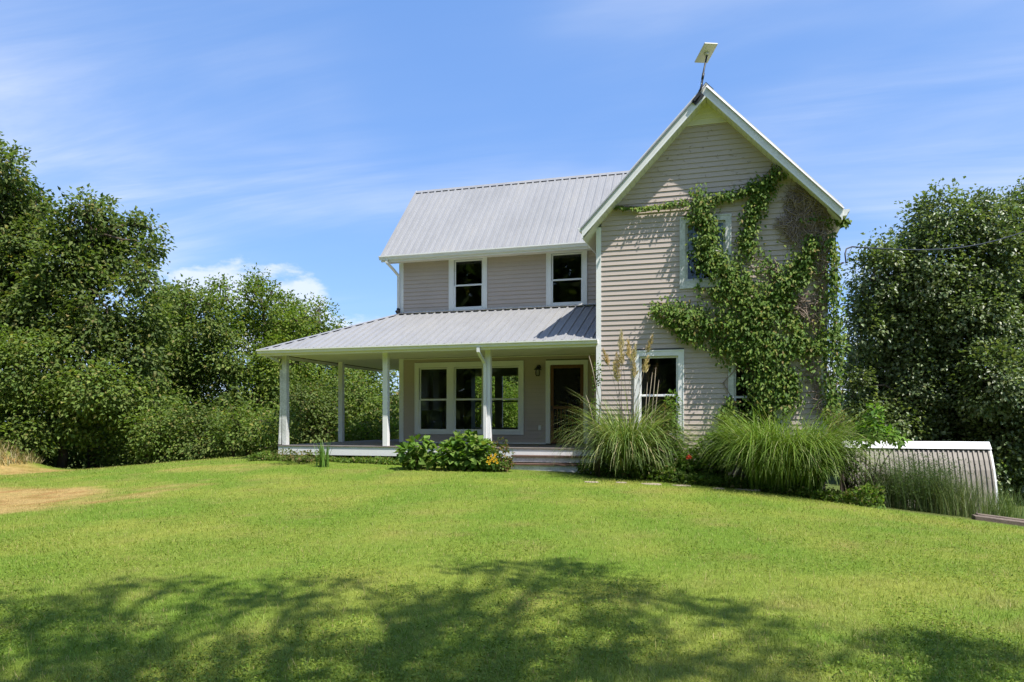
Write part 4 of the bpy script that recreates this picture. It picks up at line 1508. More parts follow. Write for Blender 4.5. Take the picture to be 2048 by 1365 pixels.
# wires at the right corner
wi = thing('power_cable', 'black overhead power cable running from the gable corner into the pear trees', 'cable', tuple(at(1694, 497, 16.2)))
c0, c1 = at(1704, 494, 16.6), at(2080, 452, 24.0)
pts = [at(1692, 527, 16.4), at(1690, 508, 16.5), at(1693, 498, 16.55), c0]
for t in np.linspace(.1, 1, 10):
    q = c0 + (c1 - c0) * t
    q[2] -= .35 * math.sin(t * math.pi)
    pts.append(q)
pts += [at(2500, 430, 30.0)]
MB().tube(pts, .016, 6).build('cable', M['black'], wi)
MB().tube([c0, at(1697, 510, 16.45), at(1694, 527, 16.4)], .006, 5).build('neutral_wire', M['black'], wi)
MB().tube([at(1689, 526, 16.4), at(1680, 529, 16.3), at(1672, 519, 16.2), at(1671, 500, 16.1)], .008, 5).build('tap_wire', M['black'], wi)
MB().tube([at(1676, 530, 16.3), at(1686, 526, 16.4)], .022, 6).build('connector', M['black'], wi)
sm = thing('service_mast', 'thin dark service conduit with loose wires at the gable right corner', 'conduit', tuple(at(1670, 520, 16.1)))
MB().tube([at(1665, 480, 16.0), at(1669, 492, 16.05), at(1671, 505, 16.1), at(1671, 530, 16.1)], .02, 7).build('weatherhead', M['black'], sm)
MB().tube([at(1669, 530, 16.1), at(1669, 560, 16.1), at(1668, 610, 16.1), at(1667, 700, 16.1)], .010, 5).build('conduit', M['black'], sm)
MB().tube([at(1666, 497, 16.0), at(1676, 496, 16.1)], .009, 5).build('bracket', M['black'], sm)


# ------------------------------------------------------------------ long blades
def blades(P, head, length, width, lean, curve, rs, seg=6, taper=.9):
    """arching strap leaves: rise from P, lean outward along head, tip bends down by curve"""
    n = len(P)
    t = np.linspace(0, 1, seg + 1)
    ang0, ang1 = lean, lean + curve          # angle from vertical at base and at tip
    pts = [P]
    d = length / seg
    for k in range(seg):
        a = ang0 + (ang1 - ang0) * ((k + .5) / seg) ** 1.4
        step = np.stack([head[:, 0] * np.sin(a), head[:, 1] * np.sin(a), np.cos(a)], 1) * d[:, None]
        pts.append(pts[-1] + step)
    side = np.stack([-head[:, 1], head[:, 0], np.zeros(n)], 1)
    tw = rs.normal(size=(n, 1)) * .5
    side = unit(side + np.stack([head[:, 0], head[:, 1], np.zeros(n)], 1) * tw)
    V = []
    for k, p in enumerate(pts):
        w = width * (1 - taper * t[k] ** 2) * (.5 + .5 * min(1, t[k] * 5 + .3))
        V += [p - side * w[:, None] / 2, p + side * w[:, None] / 2]
    V = np.stack(V, 1)
    m = 2 * (seg + 1)
    i = np.arange(n)[:, None] * m
    lo = np.concatenate([np.concatenate([i + 2 * k, i + 2 * k + 1, i + 2 * k + 3, i + 2 * k + 2], 1) for k in range(seg)], 1)
    return V.reshape(-1, 3), lo, m


def grass_clump(name, label, c, n, base_r, length, lean, curve, width, cols, wts, seed, seg=7):
    rs = np.random.RandomState(seed)
    z = float(gz(c[0], c[1]))
    root = thing(name, label, 'ornamental grass', (c[0], c[1], z))
    a = rs.rand(n) * 2 * math.pi
    r = base_r * np.sqrt(rs.rand(n))
    P = np.stack([c[0] + r * np.cos(a), c[1] + r * np.sin(a) * .8, np.full(n, z - .03)], 1)
    ha = a + rs.normal(size=n) * .6
    head = np.stack([np.cos(ha), np.sin(ha)], 1)
    fr = (r / base_r)
    le = np.clip(lean[0] + (lean[1] - lean[0]) * fr + rs.normal(size=n) * .10, .02, 1.2)
    cu = curve[0] + (curve[1] - curve[0]) * rs.rand(n)
    L = length[0] + (length[1] - length[0]) * rs.rand(n)
    v, lo, m = blades(P, head, L, np.full(n, width) * (.7 + .6 * rs.rand(n)), le, cu, rs, seg)
    v[:, 2] = np.maximum(v[:, 2], gz(v[:, 0], v[:, 1]) + .01)
    v[:, 1] = np.minimum(v[:, 1], G - .05 - .02 * rs.rand(len(v)))
    col = np.repeat(palette(n, rs, cols, wts, .2), m, 0)
    big_mesh('blades', v, lo, 4, M['blade'], root, col)
    return root


PAMP = ([(.17, .26, .055), (.25, .33, .095), (.38, .42, .18), (.50, .43, .23), (.11, .18, .035)], [4, 4, 2.2, .7, 2])
pc = (-2.30, 16.42)
pg = grass_clump('plume_grass', 'tall arching pale grass clump with feathery plumes beside the porch steps', pc, 1900, .34, (1.0, 2.55), (.0, .13), (1.1, 3.0), .019, *PAMP, seed=5)
rs = np.random.RandomState(6)
plc = palette(20, rs, [(.62, .52, .32), (.56, .46, .26), (.66, .57, .40)], [1, 1, 1], .1)
for i, (px, py, h, wid) in enumerate([(1243, 660, .42, .055), (1256, 680, .38, .05), (1233, 705, .46, .07), (1228, 725, .40, .06), (1271, 690, .40, .05), (1207, 700, .36, .04), (1305, 672, .36, .05), (1296, 712, .36, .045), (1268, 718, .42, .05), (1240, 690, .42, .06)]):
    tp = at(px, py, 15.9 + rs.uniform(-.2, .4))
    bp = np.array([pc[0] + rs.uniform(-.25, .25), pc[1] + rs.uniform(-.2, .1), -.1])
    mid = (tp + bp) / 2 + np.array([(bp[0] - tp[0]) * .15, 0, .25])
    t = np.linspace(0, 1, 9)[:, None]
    cu = (1 - t) ** 2 * bp + 2 * t * (1 - t) * mid + t * t * tp
    m = MB().tube(cu, [.006] * 5 + [.004] * 4, 5)
    st = m.build('plume_stalk', M['timber'] if i % 3 == 0 else M['stone'], pg)
    n = 170
    s = rs.rand(n)
    ax = cu[-1] - cu[-3]
    ax = ax / np.linalg.norm(ax)
    Pp = tp - ax * (1 - s)[:, None] * h + rs.normal(size=(n, 3)) * .006
    tipd = ax * .9 + rand_dirs(n, rs) * .6 + np.array([0, 0, .1])
    Ls = rs.uniform(.06, .15, n) * (1.15 - .7 * s)
    v, lo = leaf_quads(Pp + rand_dirs(n, rs) * (wid * (1.1 - s) * .85)[:, None], tipd, rand_dirs(n, rs), Ls, Ls * .16, .1, .1)
    big_mesh('plume', v, lo, 3, M['blade'], pg, np.repeat(plc[i][None] * (1 + (rs.rand(n, 1) - .5) * .4), 4, 0))
# seed spikes standing in front of the lower window, part of the same clump
for px, py, qx, qy in [(1305, 745, 1290, 880), (1312, 735, 1300, 880), (1295, 765, 1288, 880), (1318, 760, 1305, 880), (1178, 712, 1195, 790), (1172, 790, 1190, 860)]:
    a, b_ = at(px, py, 16.0), at(qx, qy, 15.9)
    t = np.linspace(0, 1, 6)[:, None]
    pts = b_ + (a - b_) * t + np.array([0, 0, .06]) * np.sin(t * math.pi)
    MB().tube(pts, [.004, .004, .005, .009, .008, .002], 6).build('seed_spike', M['stone'], pg)

RG = ([(.16, .265, .034), (.21, .31, .048), (.105, .185, .026), (.32, .38, .13), (.42, .42, .18)], [4, 3.5, 3, 2.0, .6])
rg = thing('fountain_grass', 'broad bright green mound of arching grass in front of the creeper', 'ornamental grass', (.92, 15.75, float(gz(.92, 15.75))))
rs = np.random.RandomState(15)
n = 3800
gx = rs.uniform(-.66, .66, n)
gy = rs.normal(size=n) * .16
P = np.stack([.92 + gx, 15.85 + gy, np.zeros(n)], 1)
P[:, 2] = gz(P[:, 0], P[:, 1]) - .03
ha = np.arctan2(gy * 2.2 - .12 + rs.normal(size=n) * .35, gx * .9 + rs.normal(size=n) * .55)
head = np.stack([np.cos(ha), np.sin(ha)], 1)
L = rs.uniform(1.2, 2.6, n)
v, lo, m = blades(P, head, L, rs.uniform(.011, .021, n), np.clip(.0 + rs.rand(n) * .22, 0, 1), rs.uniform(1.3, 2.8, n), rs, 8)
v[:, 2] = np.maximum(v[:, 2], gz(v[:, 0], v[:, 1]) + .01)
v[:, 1] = np.minimum(v[:, 1], G - .06)
big_mesh('blades', v, lo, 4, M['blade'], rg, np.repeat(palette(n, rs, *RG, .2), m, 0))


# ------------------------------------------------------------------ planting along the porch and the gable
def leafy(name, label, cat, lobes, cols, wts, leaf, n, seed, wratio=.8, stems=6, mat='leaf', droop=.2, flower=None, group=None, up=.8, fill=.35):
    rs = np.random.RandomState(seed)
    lob = np.array(lobes, float)
    c = lob[:, :3].mean(0)
    z = float(gz(c[0], c[1]))
    root = thing(name, label, cat, (c[0], c[1], z), group)
    w = (lob[:, 3] * lob[:, 5])
    k = rs.choice(len(lob), n, p=w / w.sum())
    d = rand_dirs(n, rs)
    rad = np.where(rs.rand(n) < fill, rs.rand(n) ** .5 * .9, rs.uniform(.8, 1.08, n))
    P = lob[k, :3] + d * rad[:, None] * lob[k, 3:]
    ok = P[:, 2] > gz(P[:, 0], P[:, 1]) + .02
    P, d, k = P[ok], d[ok], k[ok]
    n = len(P)
    tip = d * .8 + rand_dirs(n, rs) * .7 + np.array([0, 0, -droop])
    nrm = np.array([0, 0, up]) + d * .6 + rand_dirs(n, rs) * .4
    Ls = leaf * (.55 + .9 * rs.rand(n))
    v, lo = leaf_quads(P, tip, nrm, Ls, Ls * wratio, .15, .15)
    big_mesh('foliage', v, lo, 3, M[mat], root, np.repeat(palette(n, rs, cols, wts), 4, 0))
    b = MB()
    for j in range(stems):
        q = lob[j % len(lob)]
        e = q[:3] + rs.normal(size=3) * q[3:] * .5
        s0 = np.array([c[0] + rs.uniform(-.1, .1), c[1] + rs.uniform(-.08, .08), z - .03])
        pts, r = limb(s0, e, rs, .009, .004, 4, .06)
        b.tube(pts, r, 5)
    if stems:
        b.build('stem', M['bark'], root, kind='stuff')
    if flower:
        fcol, pts, fr = flower
        fm = fcol
        for p in pts:
            p = np.array(p)
            m = MB()
            for a in np.arange(6) * math.pi / 3:
                u, w2 = np.array([math.cos(a), 0, math.sin(a)]), np.array([-math.sin(a), 0, math.cos(a)])
                o = np.array([0, -.02, .0])
                m.add([p, p + u * fr * .6 + w2 * fr * .3 + o, p + u * fr + o * .5, p + u * fr * .6 - w2 * fr * .3 + o], [(0, 1, 2, 3)])
            m.build('flower', fm, root)
    return root


M['yellow'] = painted('yellow petal', (.80, .48, .02), (.70, .38, .01), 30, .6, .2)
M['red'] = painted('red petal', (.62, .05, .02), (.50, .04, .02), 30, .6, .2)


def L3(lst, D, ry=.3):
    o = []
    for px, py, rx, rz in lst:
        c = at(px, py, D)
        o.append((c[0], c[1], c[2], rx / F * D, ry, rz / F * D))
    return o


GRN = ([(.115, .205, .034), (.165, .26, .046), (.085, .16, .026), (.23, .28, .07)], [4, 3, 2, 1])
WEED = ([(.10, .175, .025), (.15, .22, .035), (.075, .12, .02), (.24, .22, .08)], [4, 3, 2, 1])
leafy('squash_bush', 'mounded broad leaved bush in front of the downspout post', 'bush', L3([(935, 895, 40, 26), (905, 910, 28, 22), (965, 905, 26, 24), (935, 920, 46, 16)], 17.3), *GRN, leaf=.13, n=1300, seed=201, wratio=.9)
leafy('burdock_plant', 'big leaved weed half covering the white porch fascia', 'plant', L3([(838, 892, 24, 14), (820, 905, 20, 12), (858, 905, 22, 14), (840, 918, 34, 12)], 17.6), *GRN, leaf=.17, n=330, seed=202, wratio=.75)
yf = [at(985 + dx_, 918 + dy_, 16.75) for dx_, dy_ in ((-8, -2), (-2, -6), (4, -3), (-4, 4), (3, 5), (8, 2), (-10, 6), (0, 0), (6, -8), (-6, 10), (10, 8))]
leafy('yellow_flower_plant', 'low plant with a cluster of yellow flowers left of the porch steps', 'flowering plant', L3([(985, 918, 18, 16), (990, 930, 22, 10)], 17.0, .2), *GRN, leaf=.06, n=420, seed=203, flower=(M['yellow'], yf, .035))
leafy('dry_vine_bush', 'thin reddish brown twining shrub at the foot of the downspout post', 'bush', L3([(1000, 890, 16, 14), (1010, 905, 14, 14), (1008, 925, 20, 16)], 17.0, .2), [(.15, .10, .04), (.10, .14, .03), (.22, .15, .06)], [2, 3, 1], leaf=.06, n=330, seed=204)
leafy('corner_weeds', 'dry brown and green weeds around the base of the porch corner post', 'weeds', L3([(570, 910, 22, 10), (600, 912, 26, 9), (632, 912, 20, 8)], 18.9), [(.12, .14, .04), (.22, .17, .07), (.10, .15, .03)], [3, 2, 2], leaf=.07, n=600, seed=205, wratio=.5)
rs = np.random.RandomState(33)
ir = thing('iris_plant', 'upright sword leaved plant against the porch fascia', 'plant', tuple(at(648, 925, 18.2)))
n = 46
P = at(648, 922, 18.2) + rs.normal(size=(n, 3)) * np.array([.07, .05, 0])
P[:, 2] = gz(P[:, 0], P[:, 1]) - .02
a = rs.rand(n) * 6.28
v, lo, m = blades(P, np.stack([np.cos(a), np.sin(a)], 1), rs.uniform(.4, .75, n), np.full(n, .03), rs.uniform(.02, .22, n), rs.uniform(0, .5, n), rs, 5)
big_mesh('blades', v, lo, 4, M['blade'], ir, np.repeat(palette(n, rs, [(.10, .20, .03), (.14, .25, .04)], [1, 1]), m, 0))

# low weeds skirting the porch: too many and too small to count
P, Lf = [], []
rs = np.random.RandomState(34)
n = 9000
px_ = rs.uniform(-12.4, -5.2, n)
py_ = 16.9 + rs.rand(n) * .55 + (fbm(px_ * 1.1, px_ * 0, 5) - .5) * .5
hh = rs.rand(n) * (.04 + .42 * np.clip(fbm(px_ * 1.4, px_ * 0 + 3, 6, 3) - .30, 0, 1) ** 1.2)
P = np.stack([px_, py_, gz(px_, py_) + hh], 1)
tip = rand_dirs(n, rs) + np.array([0, -.2, .15])
nrm = np.array([0, -.3, 1.0]) + rand_dirs(n, rs) * .6
Ls = rs.uniform(.03, .10, n)
v, lo = leaf_quads(P, tip, nrm, Ls, Ls * rs.uniform(.3, .75, n))
o = big_mesh('low_weeds', v, lo, 3, M['leaf'], None, np.repeat(palette(n, rs, *WEED), 4, 0))
tag(o, 'low tangled weeds growing along the foot of the white porch', 'weeds', kind='stuff')
n = 7000
px_ = rs.uniform(-3.4, 2.6, n)
py_ = lawn_edge(px_) + .12 + rs.rand(n) ** 1.3 * 1.2
hh = rs.rand(n) * (.08 + .42 * fbm(px_ * 1.2, py_, 8, 3) ** 1.5)
P = np.stack([px_, py_, gz(px_, py_) + hh], 1)
tip = rand_dirs(n, rs) + np.array([0, -.2, .15])
nrm = np.array([0, -.3, 1.0]) + rand_dirs(n, rs) * .6
Ls = rs.uniform(.04, .12, n)
v, lo = leaf_quads(P, tip, nrm, Ls, Ls * rs.uniform(.3, .75, n))
o = big_mesh('bed_weeds', v, lo, 3, M['leaf'], None, np.repeat(palette(n, rs, *WEED), 4, 0))
tag(o, 'leafy ground cover in the bed at the foot of the gable wall', 'ground cover', kind='stuff')

leafy('climbing_shrub', 'slender vine growing up the right side of the lower gable window', 'shrub', L3([(1345, 800, 13, 16), (1340, 830, 16, 22), (1335, 865, 24, 26), (1320, 900, 30, 30), (1345, 910, 30, 30)], 16.3, .15), *GRN, leaf=.075, n=1300, seed=210)
leafy('reddish_shrub', 'thin reddish seed stalk shrub in front of the lower gable window', 'shrub', L3([(1330, 835, 12, 26), (1315, 875, 18, 26), (1300, 910, 24, 26)], 16.2, .15), [(.20, .12, .06), (.12, .12, .04), (.15, .17, .05)], [2, 2, 2], leaf=.05, n=520, seed=211, wratio=.4)
rf = [at(1378 + a, 913 + b_, 15.7) for a, b_ in ((0, 0), (-3, 3), (3, 2))]
leafy('red_flower_bush', 'low green bush with a single red bloom between the two grass clumps', 'flowering plant', L3([(1372, 925, 26, 22), (1395, 915, 22, 20), (1385, 945, 36, 14), (1350, 945, 26, 14)], 16.0, .3), *GRN, leaf=.085, n=900, seed=212, flower=(M['red'], rf, .04))
leafy('bed_bush', 'leafy yellow green bush left of the fountain grass mound', 'bush', L3([(1425, 895, 30, 26), (1440, 920, 30, 26), (1415, 940, 30, 20), (1450, 870, 16, 16), (1405, 960, 30, 12)], 15.9, .3), *GRN, leaf=.09, n=1300, seed=213)
leafy('creeper_foot_shrub', 'leafy shrub piled against the gable below the creeper', 'shrub', L3([(1455, 840, 24, 24), (1500, 830, 36, 20), (1560, 835, 36, 18), (1445, 870, 20, 24)], 16.6, .2), *GRN, leaf=.09, n=1200, seed=214)
leafy('corner_brambles', 'brown and green brambles at the right corner of the gable', 'brambles', L3([(1665, 830, 22, 16), (1685, 850, 24, 14), (1700, 900, 26, 40), (1715, 940, 26, 40), (1725, 975, 30, 20)], 15.1, .3), [(.14, .16, .05), (.20, .16, .08), (.09, .14, .03), (.28, .24, .14)], [3, 2, 3, .7], leaf=.06, n=1800, seed=215, wratio=.5, stems=26)
leafy('porch_corner_vine', 'sparse vine on the white corner board beside the porch', 'climbing vine', L3([(1190, 770, 5, 40), (1188, 830, 6, 40), (1200, 740, 5, 30)], 16.25, .05), *GRN, leaf=.045, n=260, seed=216)
sp = leafy('mulberry_sapling', 'young bright green sapling standing in front of the arched shed', 'sapling', L3([(1748, 830, 14, 20), (1735, 858, 20, 14), (1752, 865, 18, 14), (1778, 870, 14, 14), (1795, 880, 14, 9), (1725, 880, 18, 10)], 14.6, .2),
           [(.125, .235, .03), (.17, .28, .04), (.09, .18, .025)], [3, 2, 2], leaf=.11, n=520, seed=217, wratio=.6, stems=0)
for (qx, qy, tx, ty) in [(1738, 985, 1748, 825), (1732, 985, 1733, 860), (1742, 985, 1778, 868), (1744, 985, 1798, 884)]:
    a, b_ = at(qx, qy, 14.6), at(tx, ty, 14.6)
    pts, r = limb(a, b_, np.random.RandomState(qx), .014, .005, 6, .02)
    MB().tube(pts, r, 6).build('stem', M['bark'], sp)

# feathery weeds in front of the shed
rs = np.random.RandomState(41)
for i, (nm, lab, cx_, cy_, D, wpx, hgt, n, cols, wts) in enumerate([
        ('feathery_weed', 'feathery green weed clump in front of the middle of the arched shed', 1850, 1030, 13.9, 70, 1.05, 900, [(.085, .13, .045), (.12, .17, .06), (.06, .10, .03)], [3, 2, 2]),
        ('feathery_weed', 'shorter weed clump right of the sapling stems', 1775, 1005, 14.4, 40, .75, 480, [(.10, .14, .05), (.16, .17, .08), (.07, .10, .03)], [3, 2, 2]),
        ('tall_meadow_grass', 'tall thin grass standing before the right end of the shed', 1925, 1042, 13.6, 60, .95, 620, [(.16, .21, .07), (.22, .24, .10), (.11, .16, .04)], [3, 2, 2]),
        ('tall_meadow_grass', 'arching grass beyond the right end of the shed by the picture edge', 2018, 1040, 13.8, 36, .72, 420, [(.14, .21, .05), (.20, .25, .08), (.10, .16, .04)], [3, 2, 2])]):
    p0 = at(cx_, cy_, D)
    root = thing(nm, lab, 'weeds', (p0[0], p0[1], float(gz(p0[0], p0[1]))))
    w = wpx / F * D
    P = np.stack([p0[0] + rs.normal(size=n) * w * .5, p0[1] + .35 + rs.normal(size=n) * .22, np.zeros(n)], 1)
    P[:, 2] = gz(P[:, 0], P[:, 1]) - .02
    a = rs.rand(n) * 6.28
    thin = 'grass' in nm
    v, lo, m = blades(P, np.stack([np.cos(a), np.sin(a)], 1), hgt * (.5 + .6 * rs.rand(n)), np.full(n, .007 if thin else .006), rs.uniform(.02, .35, n), rs.uniform(.1, .9, n), rs, 5)
    big_mesh('blades' if thin else 'stalks', v, lo, 4, M['blade'], root, np.repeat(palette(n, rs, cols, wts, .2), m, 0), kind='stuff')
    if not thin:
        vv = v.reshape(n, m, 3)
        k = 16
        s = rs.randint(4, m, (n, k))
        Q = vv[np.arange(n)[:, None], s].reshape(-1, 3) + rs.normal(size=(n * k, 3)) * .02
        nq = len(Q)
        Ls = rs.uniform(.02, .06, nq)
        v2, lo2 = leaf_quads(Q, rand_dirs(nq, rs) + np.array([0, 0, .5]), rand_dirs(nq, rs) + np.array([0, 0, .5]), Ls, Ls * .22)
        big_mesh('foliage', v2, lo2, 3, M['leaf'], root, np.repeat(palette(nq, rs, cols, wts), 4, 0))

# dry grass on the bank at the left edge
n = 2600
a = rs.rand(n) * 6.28
r = np.sqrt(rs.rand(n)) * 1.7
P = np.stack([-22.6 + r * np.cos(a), 17.3 + r * np.sin(a), np.zeros(n)], 1)
P[:, 2] = gz(P[:, 0], P[:, 1]) - .02
ha = rs.rand(n) * 6.28
v, lo, m = blades(P, np.stack([np.cos(ha), np.sin(ha)], 1), rs.uniform(.15, .5, n), np.full(n, .02), rs.uniform(.05, .5, n), rs.uniform(.2, 1, n), rs, 4)
o = big_mesh('dry_bank_grass', v, lo, 4, M['blade'], None, np.repeat(palette(n, rs, [(.34, .28, .13), (.20, .20, .07), (.42, .33, .18)], [3, 3, 2]), m, 0))
tag(o, 'rough dry grass on the small bank at the left lawn edge', 'grass', kind='stuff')

# ------------------------------------------------------------------ arched metal shed, timber, stones
SX0, SX1, SY, SZ = 2.28, 5.10, 18.0, .70
shed = thing('arched_shed', 'low arched shed of tan ribbed metal with a white ridge cap', 'shed', ((SX0 + SX1) / 2, SY, -.8))
prof = [(0.0, 0.0), (.14, -.14), (.26, -.32), (.37, -.52), (.46, -.74), (.54, -.98), (.60, -1.24), (.64, -1.52)]
step = .0945
us = []
u = SX0
while u < SX1 - .01:
    x2 = min(u + step * 5, SX1)
    for side_ in (-1, 1):
        xs_, hs_ = [], []
        k = 0
        while u + k * step < x2 - .01:
            c = u + k * step
            for du, h_ in ((0, 0), (.030, 0), (.040, .03), (.070, .03), (.080, 0)):
                if c + du < x2:
                    xs_.append(c + du)
                    hs_.append(h_)
            k += 1
        xs_.append(x2 - .001)
        hs_.append(0)
        v, f = [], []
        m = len(prof)
        for x_, h_ in zip(xs_, hs_):
            for (py_o, pz_o) in prof:
                v.append((x_, SY + side_ * (py_o + h_ * .9), SZ - .03 + pz_o + h_ * .35))
        for a_ in range(len(xs_) - 1):
            for b_ in range(m - 1):
                q = (a_ * m + b_, (a_ + 1) * m + b_, (a_ + 1) * m + b_ + 1, a_ * m + b_ + 1)
                f.append(q if side_ > 0 else q[::-1])
        MB().add(v, f).build('metal_panel', M['shed'], shed)
    u = x2
for xe in (SX0 + .03, SX1 - .03):
    poly = [(xe, SY + a_ * .97, SZ - .05 + b_) for a_, b_ in prof] + [(xe, SY - a_ * .97, SZ - .05 + b_) for a_, b_ in prof[:0:-1]]
    MB().prism(poly, (.02, 0, 0)).build('end_wall', M['shed'], shed)
ed = MB()
for side_ in (-1, 1):
    for a_, b_ in zip(prof, prof[1:]):
        ed.prism([(SX1 - .01, SY + side_ * (a_[0] - .01), SZ - .03 + a_[1]), (SX1 - .01, SY + side_ * (a_[0] + .03), SZ - .02 + a_[1]), (SX1 - .01, SY + side_ * (b_[0] + .03), SZ - .02 + b_[1]), (SX1 - .01, SY + side_ * (b_[0] - .01), SZ - .03 + b_[1])], (.035, 0, 0))
ed.build('end_trim', M['rake'], shed)
cp = MB()
cp.prism([(SX0 - .03, SY - .175, SZ - .115), (SX0 - .03, SY, SZ + .035), (SX0 - .03, SY + .175, SZ - .115), (SX0 - .03, SY + .165, SZ - .12), (SX0 - .03, SY, SZ + .02), (SX0 - .03, SY - .165, SZ - .12)], (SX1 - SX0 + .06, 0, 0))
cp.build('ridge_cap', M['white'], shed)

tb = thing('timber_edging', 'flat weathered grey timber lying at the lawn edge before the arched shed', 'timber', (4.3, 14.9, -.6))
p0, p1 = at(1950, 1046, 13.2), at(2075, 1052, 12.9)
for p in (p0, p1):
    p[2] = float(gz(p[0], p[1]))
dv_ = (p1 - p0) / np.linalg.norm(p1 - p0)
sd_ = np.array([-dv_[1], dv_[0], 0])
MB().prism([p0 + np.array([0, 0, -.03]), p0 + sd_ * .24 + np.array([0, 0, -.03]), p0 + sd_ * .24 + np.array([0, 0, .07]), p0 + np.array([0, 0, .07])], p1 - p0).build('plank', M['timber'], tb, bevel=.01)
MB().prism([p0 + sd_ * .25 + dv_ * .1 + np.array([0, 0, -.03]), p0 + sd_ * .42 + dv_ * .1 + np.array([0, 0, -.03]), p0 + sd_ * .42 + dv_ * .1 + np.array([0, 0, .09]), p0 + sd_ * .25 + dv_ * .1 + np.array([0, 0, .09])], p1 - p0).build('plank', M['timber'], tb, bevel=.01)

rs = np.random.RandomState(51)
for px, py, w_, lab in [(1182, 965, .34, 'flat pale stone in the lawn right of the porch steps'), (1243, 966, .26, 'small flat stone in the lawn under the plume grass'), (1303, 969, .46, 'large flat stone at the right foot of the plume grass'),
                        (1362, 972, .40, 'flat stone in the lawn below the red flower'), (1437, 978, .26, 'small flat stone in the lawn below the yellow green bush'), (1494, 980, .55, 'longest flat stone at the left foot of the fountain grass'), (1640, 997, .4, 'flat stone at the right foot of the fountain grass')]:
    d = 1.36 * F / (py - 841) * .95
    for it in range(25):                       # drop the point onto the ground
        p = at(px, py, d)
        d -= (float(gz(p[0], p[1])) - p[2]) * 4
    z = float(gz(p[0], p[1]))
    n = 9
    a = np.sort(rs.rand(n)) * 6.28
    poly = [(p[0] + math.cos(t) * w_ * .5 * rs.uniform(.85, 1.1), p[1] + math.sin(t) * w_ * .36 * rs.uniform(.8, 1.1), z - .03) for t in np.arange(n) * 6.283 / n]
    o = MB().prism(poly, (0, 0, .045)).build('flat_stone', M['stone'], None, bevel=.012)
    tag(o, lab, 'stone', 'flat stones edging the planting bed')

# ------------------------------------------------------------------ the lawn itself
rs = np.random.RandomState(61)


def lawn(n, d0, d1, hmin, hmax, w0, w1, seg, fade):
    u = rs.rand(n)
    D = d0 * (d1 / d0) ** u if seg > 1 else d0 + (d1 - d0) * u ** 1.25
    L = rs.uniform(-.93, 1, n) * (D * .80 + .9)
    x, y = D * -ST + L * CT, D * CT + L * ST
    ok = (y < lawn_edge(x) + .12 * rs.normal(size=n)) & ~((x > -5.3) & (x < -3.0) & (y > 16.74))
    ok &= rs.rand(n) < np.clip((D - fade[0]) / (fade[1] - fade[0]), 0, 1)
    x, y, D = x[ok], y[ok], D[ok]
    m = len(x)
    tuft = fbm(x * 2.6, y * 2.6, 31, 3)
    tuft2 = fbm(x * 7, y * 7, 33, 2)
    P = np.stack([x, y, gz(x, y) - .006], 1)
    a = rs.rand(m) * 6.28
    lean = np.clip(.55 + .45 * rs.normal(size=m), .05, 1.4)
    h = (hmin + (hmax - hmin) * rs.rand(m)) * (.55 + .9 * np.clip(tuft * .6 + tuft2 * .4, 0, 1)) * (1 - .45 * dryness(x, y))
    v, lo, k = blades(P, np.stack([np.cos(a), np.sin(a)], 1), h, rs.uniform(w0, w1, m), lean, rs.uniform(.2, .9, m), rs, seg, .85)
    c = lawn_color(x, y, m, rs) * (1 + (rs.rand(m, 1) - .5) * .5)
    straw = (rs.rand(m) < .10)[:, None]
    c = np.where(straw, np.array((.36, .31, .12)) * (.7 + .6 * rs.rand(m, 1)), c)
    return v, lo, np.repeat(np.clip(c, 0, 1), k, 0)


rsw = np.random.RandomState(63)


def clover(n, d0, d1):
    D = d0 * (d1 / d0) ** rsw.rand(n)
    L = rsw.uniform(-1, 1, n) * (D * .73 + .6)
    x, y = D * -ST + L * CT, D * CT + L * ST
    pt = fbm(x * .7, y * .7, 41, 3)
    ok = (y < lawn_edge(x) - .1) & (pt + rsw.rand(n) * .12 > .60) & (dryness(x, y) < .2)
    x, y = x[ok], y[ok]
    m = len(x)
    P = np.stack([x, y, gz(x, y) + rsw.uniform(.012, .05, m)], 1)
    Ls = rsw.uniform(.012, .03, m)
    v, lo = leaf_quads(P, rand_dirs(m, rsw) * np.array([1, 1, .3]), np.array([0, 0, 1.0]) + rand_dirs(m, rsw) * .35, Ls, Ls * .85)
    return v, lo, np.repeat(palette(m, rsw, [(.15, .225, .022), (.19, .26, .03), (.12, .185, .018)], [2, 2, 1]), 4, 0)


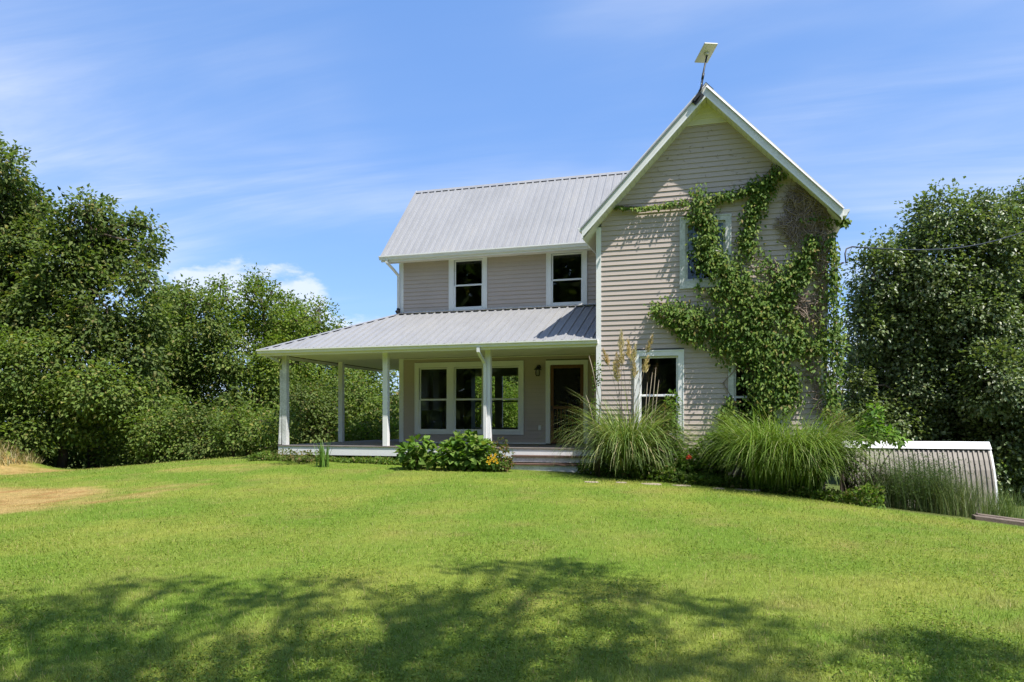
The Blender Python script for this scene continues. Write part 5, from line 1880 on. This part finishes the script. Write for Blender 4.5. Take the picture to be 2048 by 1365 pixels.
v, lo, c = clover(60000, 4.0, 13.0)
o = big_mesh('clover_leaves', v, lo, 3, M['lawn'], None, c)
tag(o, 'patches of small clover leaves growing through the lawn', 'clover', kind='stuff')
parts_ = [lawn(215000, 4.0, 14.5, .022, .060, .0032, .0070, 2, (14.5, 9.0)), lawn(270000, 8.0, 27, .028, .06, .008, .018, 1, (8.0, 14.0)), lawn(5000, 4.0, 14, .08, .15, .003, .006, 2, (14, 9))]
vs, ls, cs, base_ = [], [], [], 0
for v, lo, c in parts_:
    vs.append(v)
    ls.append(lo.ravel() + base_)
    cs.append(c)
    base_ += len(v)
o = big_mesh('lawn_grass', np.concatenate(vs), np.concatenate(ls), 4, M['lawn'], None, np.concatenate(cs))
tag(o, 'short mown green grass with yellow and worn straw patches', 'grass', kind='stuff')

# ------------------------------------------------------------------ woods far off and undergrowth: masses nobody could count
rs = np.random.RandomState(95)
n = 52000
a = rs.rand(n) * 2 * math.pi
back = np.cos(a + TH) < .25                       # the wood comes nearer behind the viewer
rad = np.where(back, rs.uniform(24, 34, n), rs.uniform(62, 80, n))
x, y = -rad * np.sin(a), rad * np.cos(a)
tall = back & (np.cos(a - 2.25) > .80)            # tall trees that the upper windows mirror
top = np.where(tall, 17.0, np.where(back, 9.0, 6.2)) * (.55 + .75 * fbm(a * 9, a * 0 + 1, 4, 3)) + np.where(back, 2.0, 0)
h = top * rs.rand(n) ** .8
P = np.stack([x, y, gz(x, y) + h], 1)
Ls = np.where(back, 1.7, 1.0) * rs.uniform(.5, 1.0, n)
v, lo = leaf_quads(P, rand_dirs(n, rs) + np.array([0, 0, -.2]), rand_dirs(n, rs) + np.array([0, 0, .6]), Ls, Ls * .65)
o = big_mesh('far_woods', v, lo, 3, M['leaf'], None, np.repeat(palette(n, rs, *OAK), 4, 0))
tag(o, 'far off wood closing the view all round the farmhouse', 'woods', kind='stuff')
n = 42000
q = rs.rand(n)
left = q < .62
pxs = np.where(left, rs.uniform(-160, 800, n), rs.uniform(1655, 2160, n))
D = np.where(left, rs.uniform(27.5, 31.5, n), rs.uniform(27.0, 31.0, n))
k = (pxs - 1024) / F
x, y = D * (k * CT - ST), D * (CT + k * ST)
h = np.where(left, 2.4, 4.8) * (.4 + .9 * fbm(pxs * .02, pxs * 0, 14, 3)) * rs.rand(n) ** .8
P = np.stack([x, y, gz(x, y) + h], 1)
Ls = rs.uniform(.10, .24, n)
v, lo = leaf_quads(P, rand_dirs(n, rs) + np.array([0, 0, -.2]), rand_dirs(n, rs) + np.array([0, 0, .6]), Ls, Ls * .65)
o = big_mesh('undergrowth', v, lo, 3, M['leaf'], None, np.repeat(palette(n, rs, *OAK), 4, 0))
tag(o, 'dark undergrowth beneath the trees either side of the house', 'undergrowth', kind='stuff')
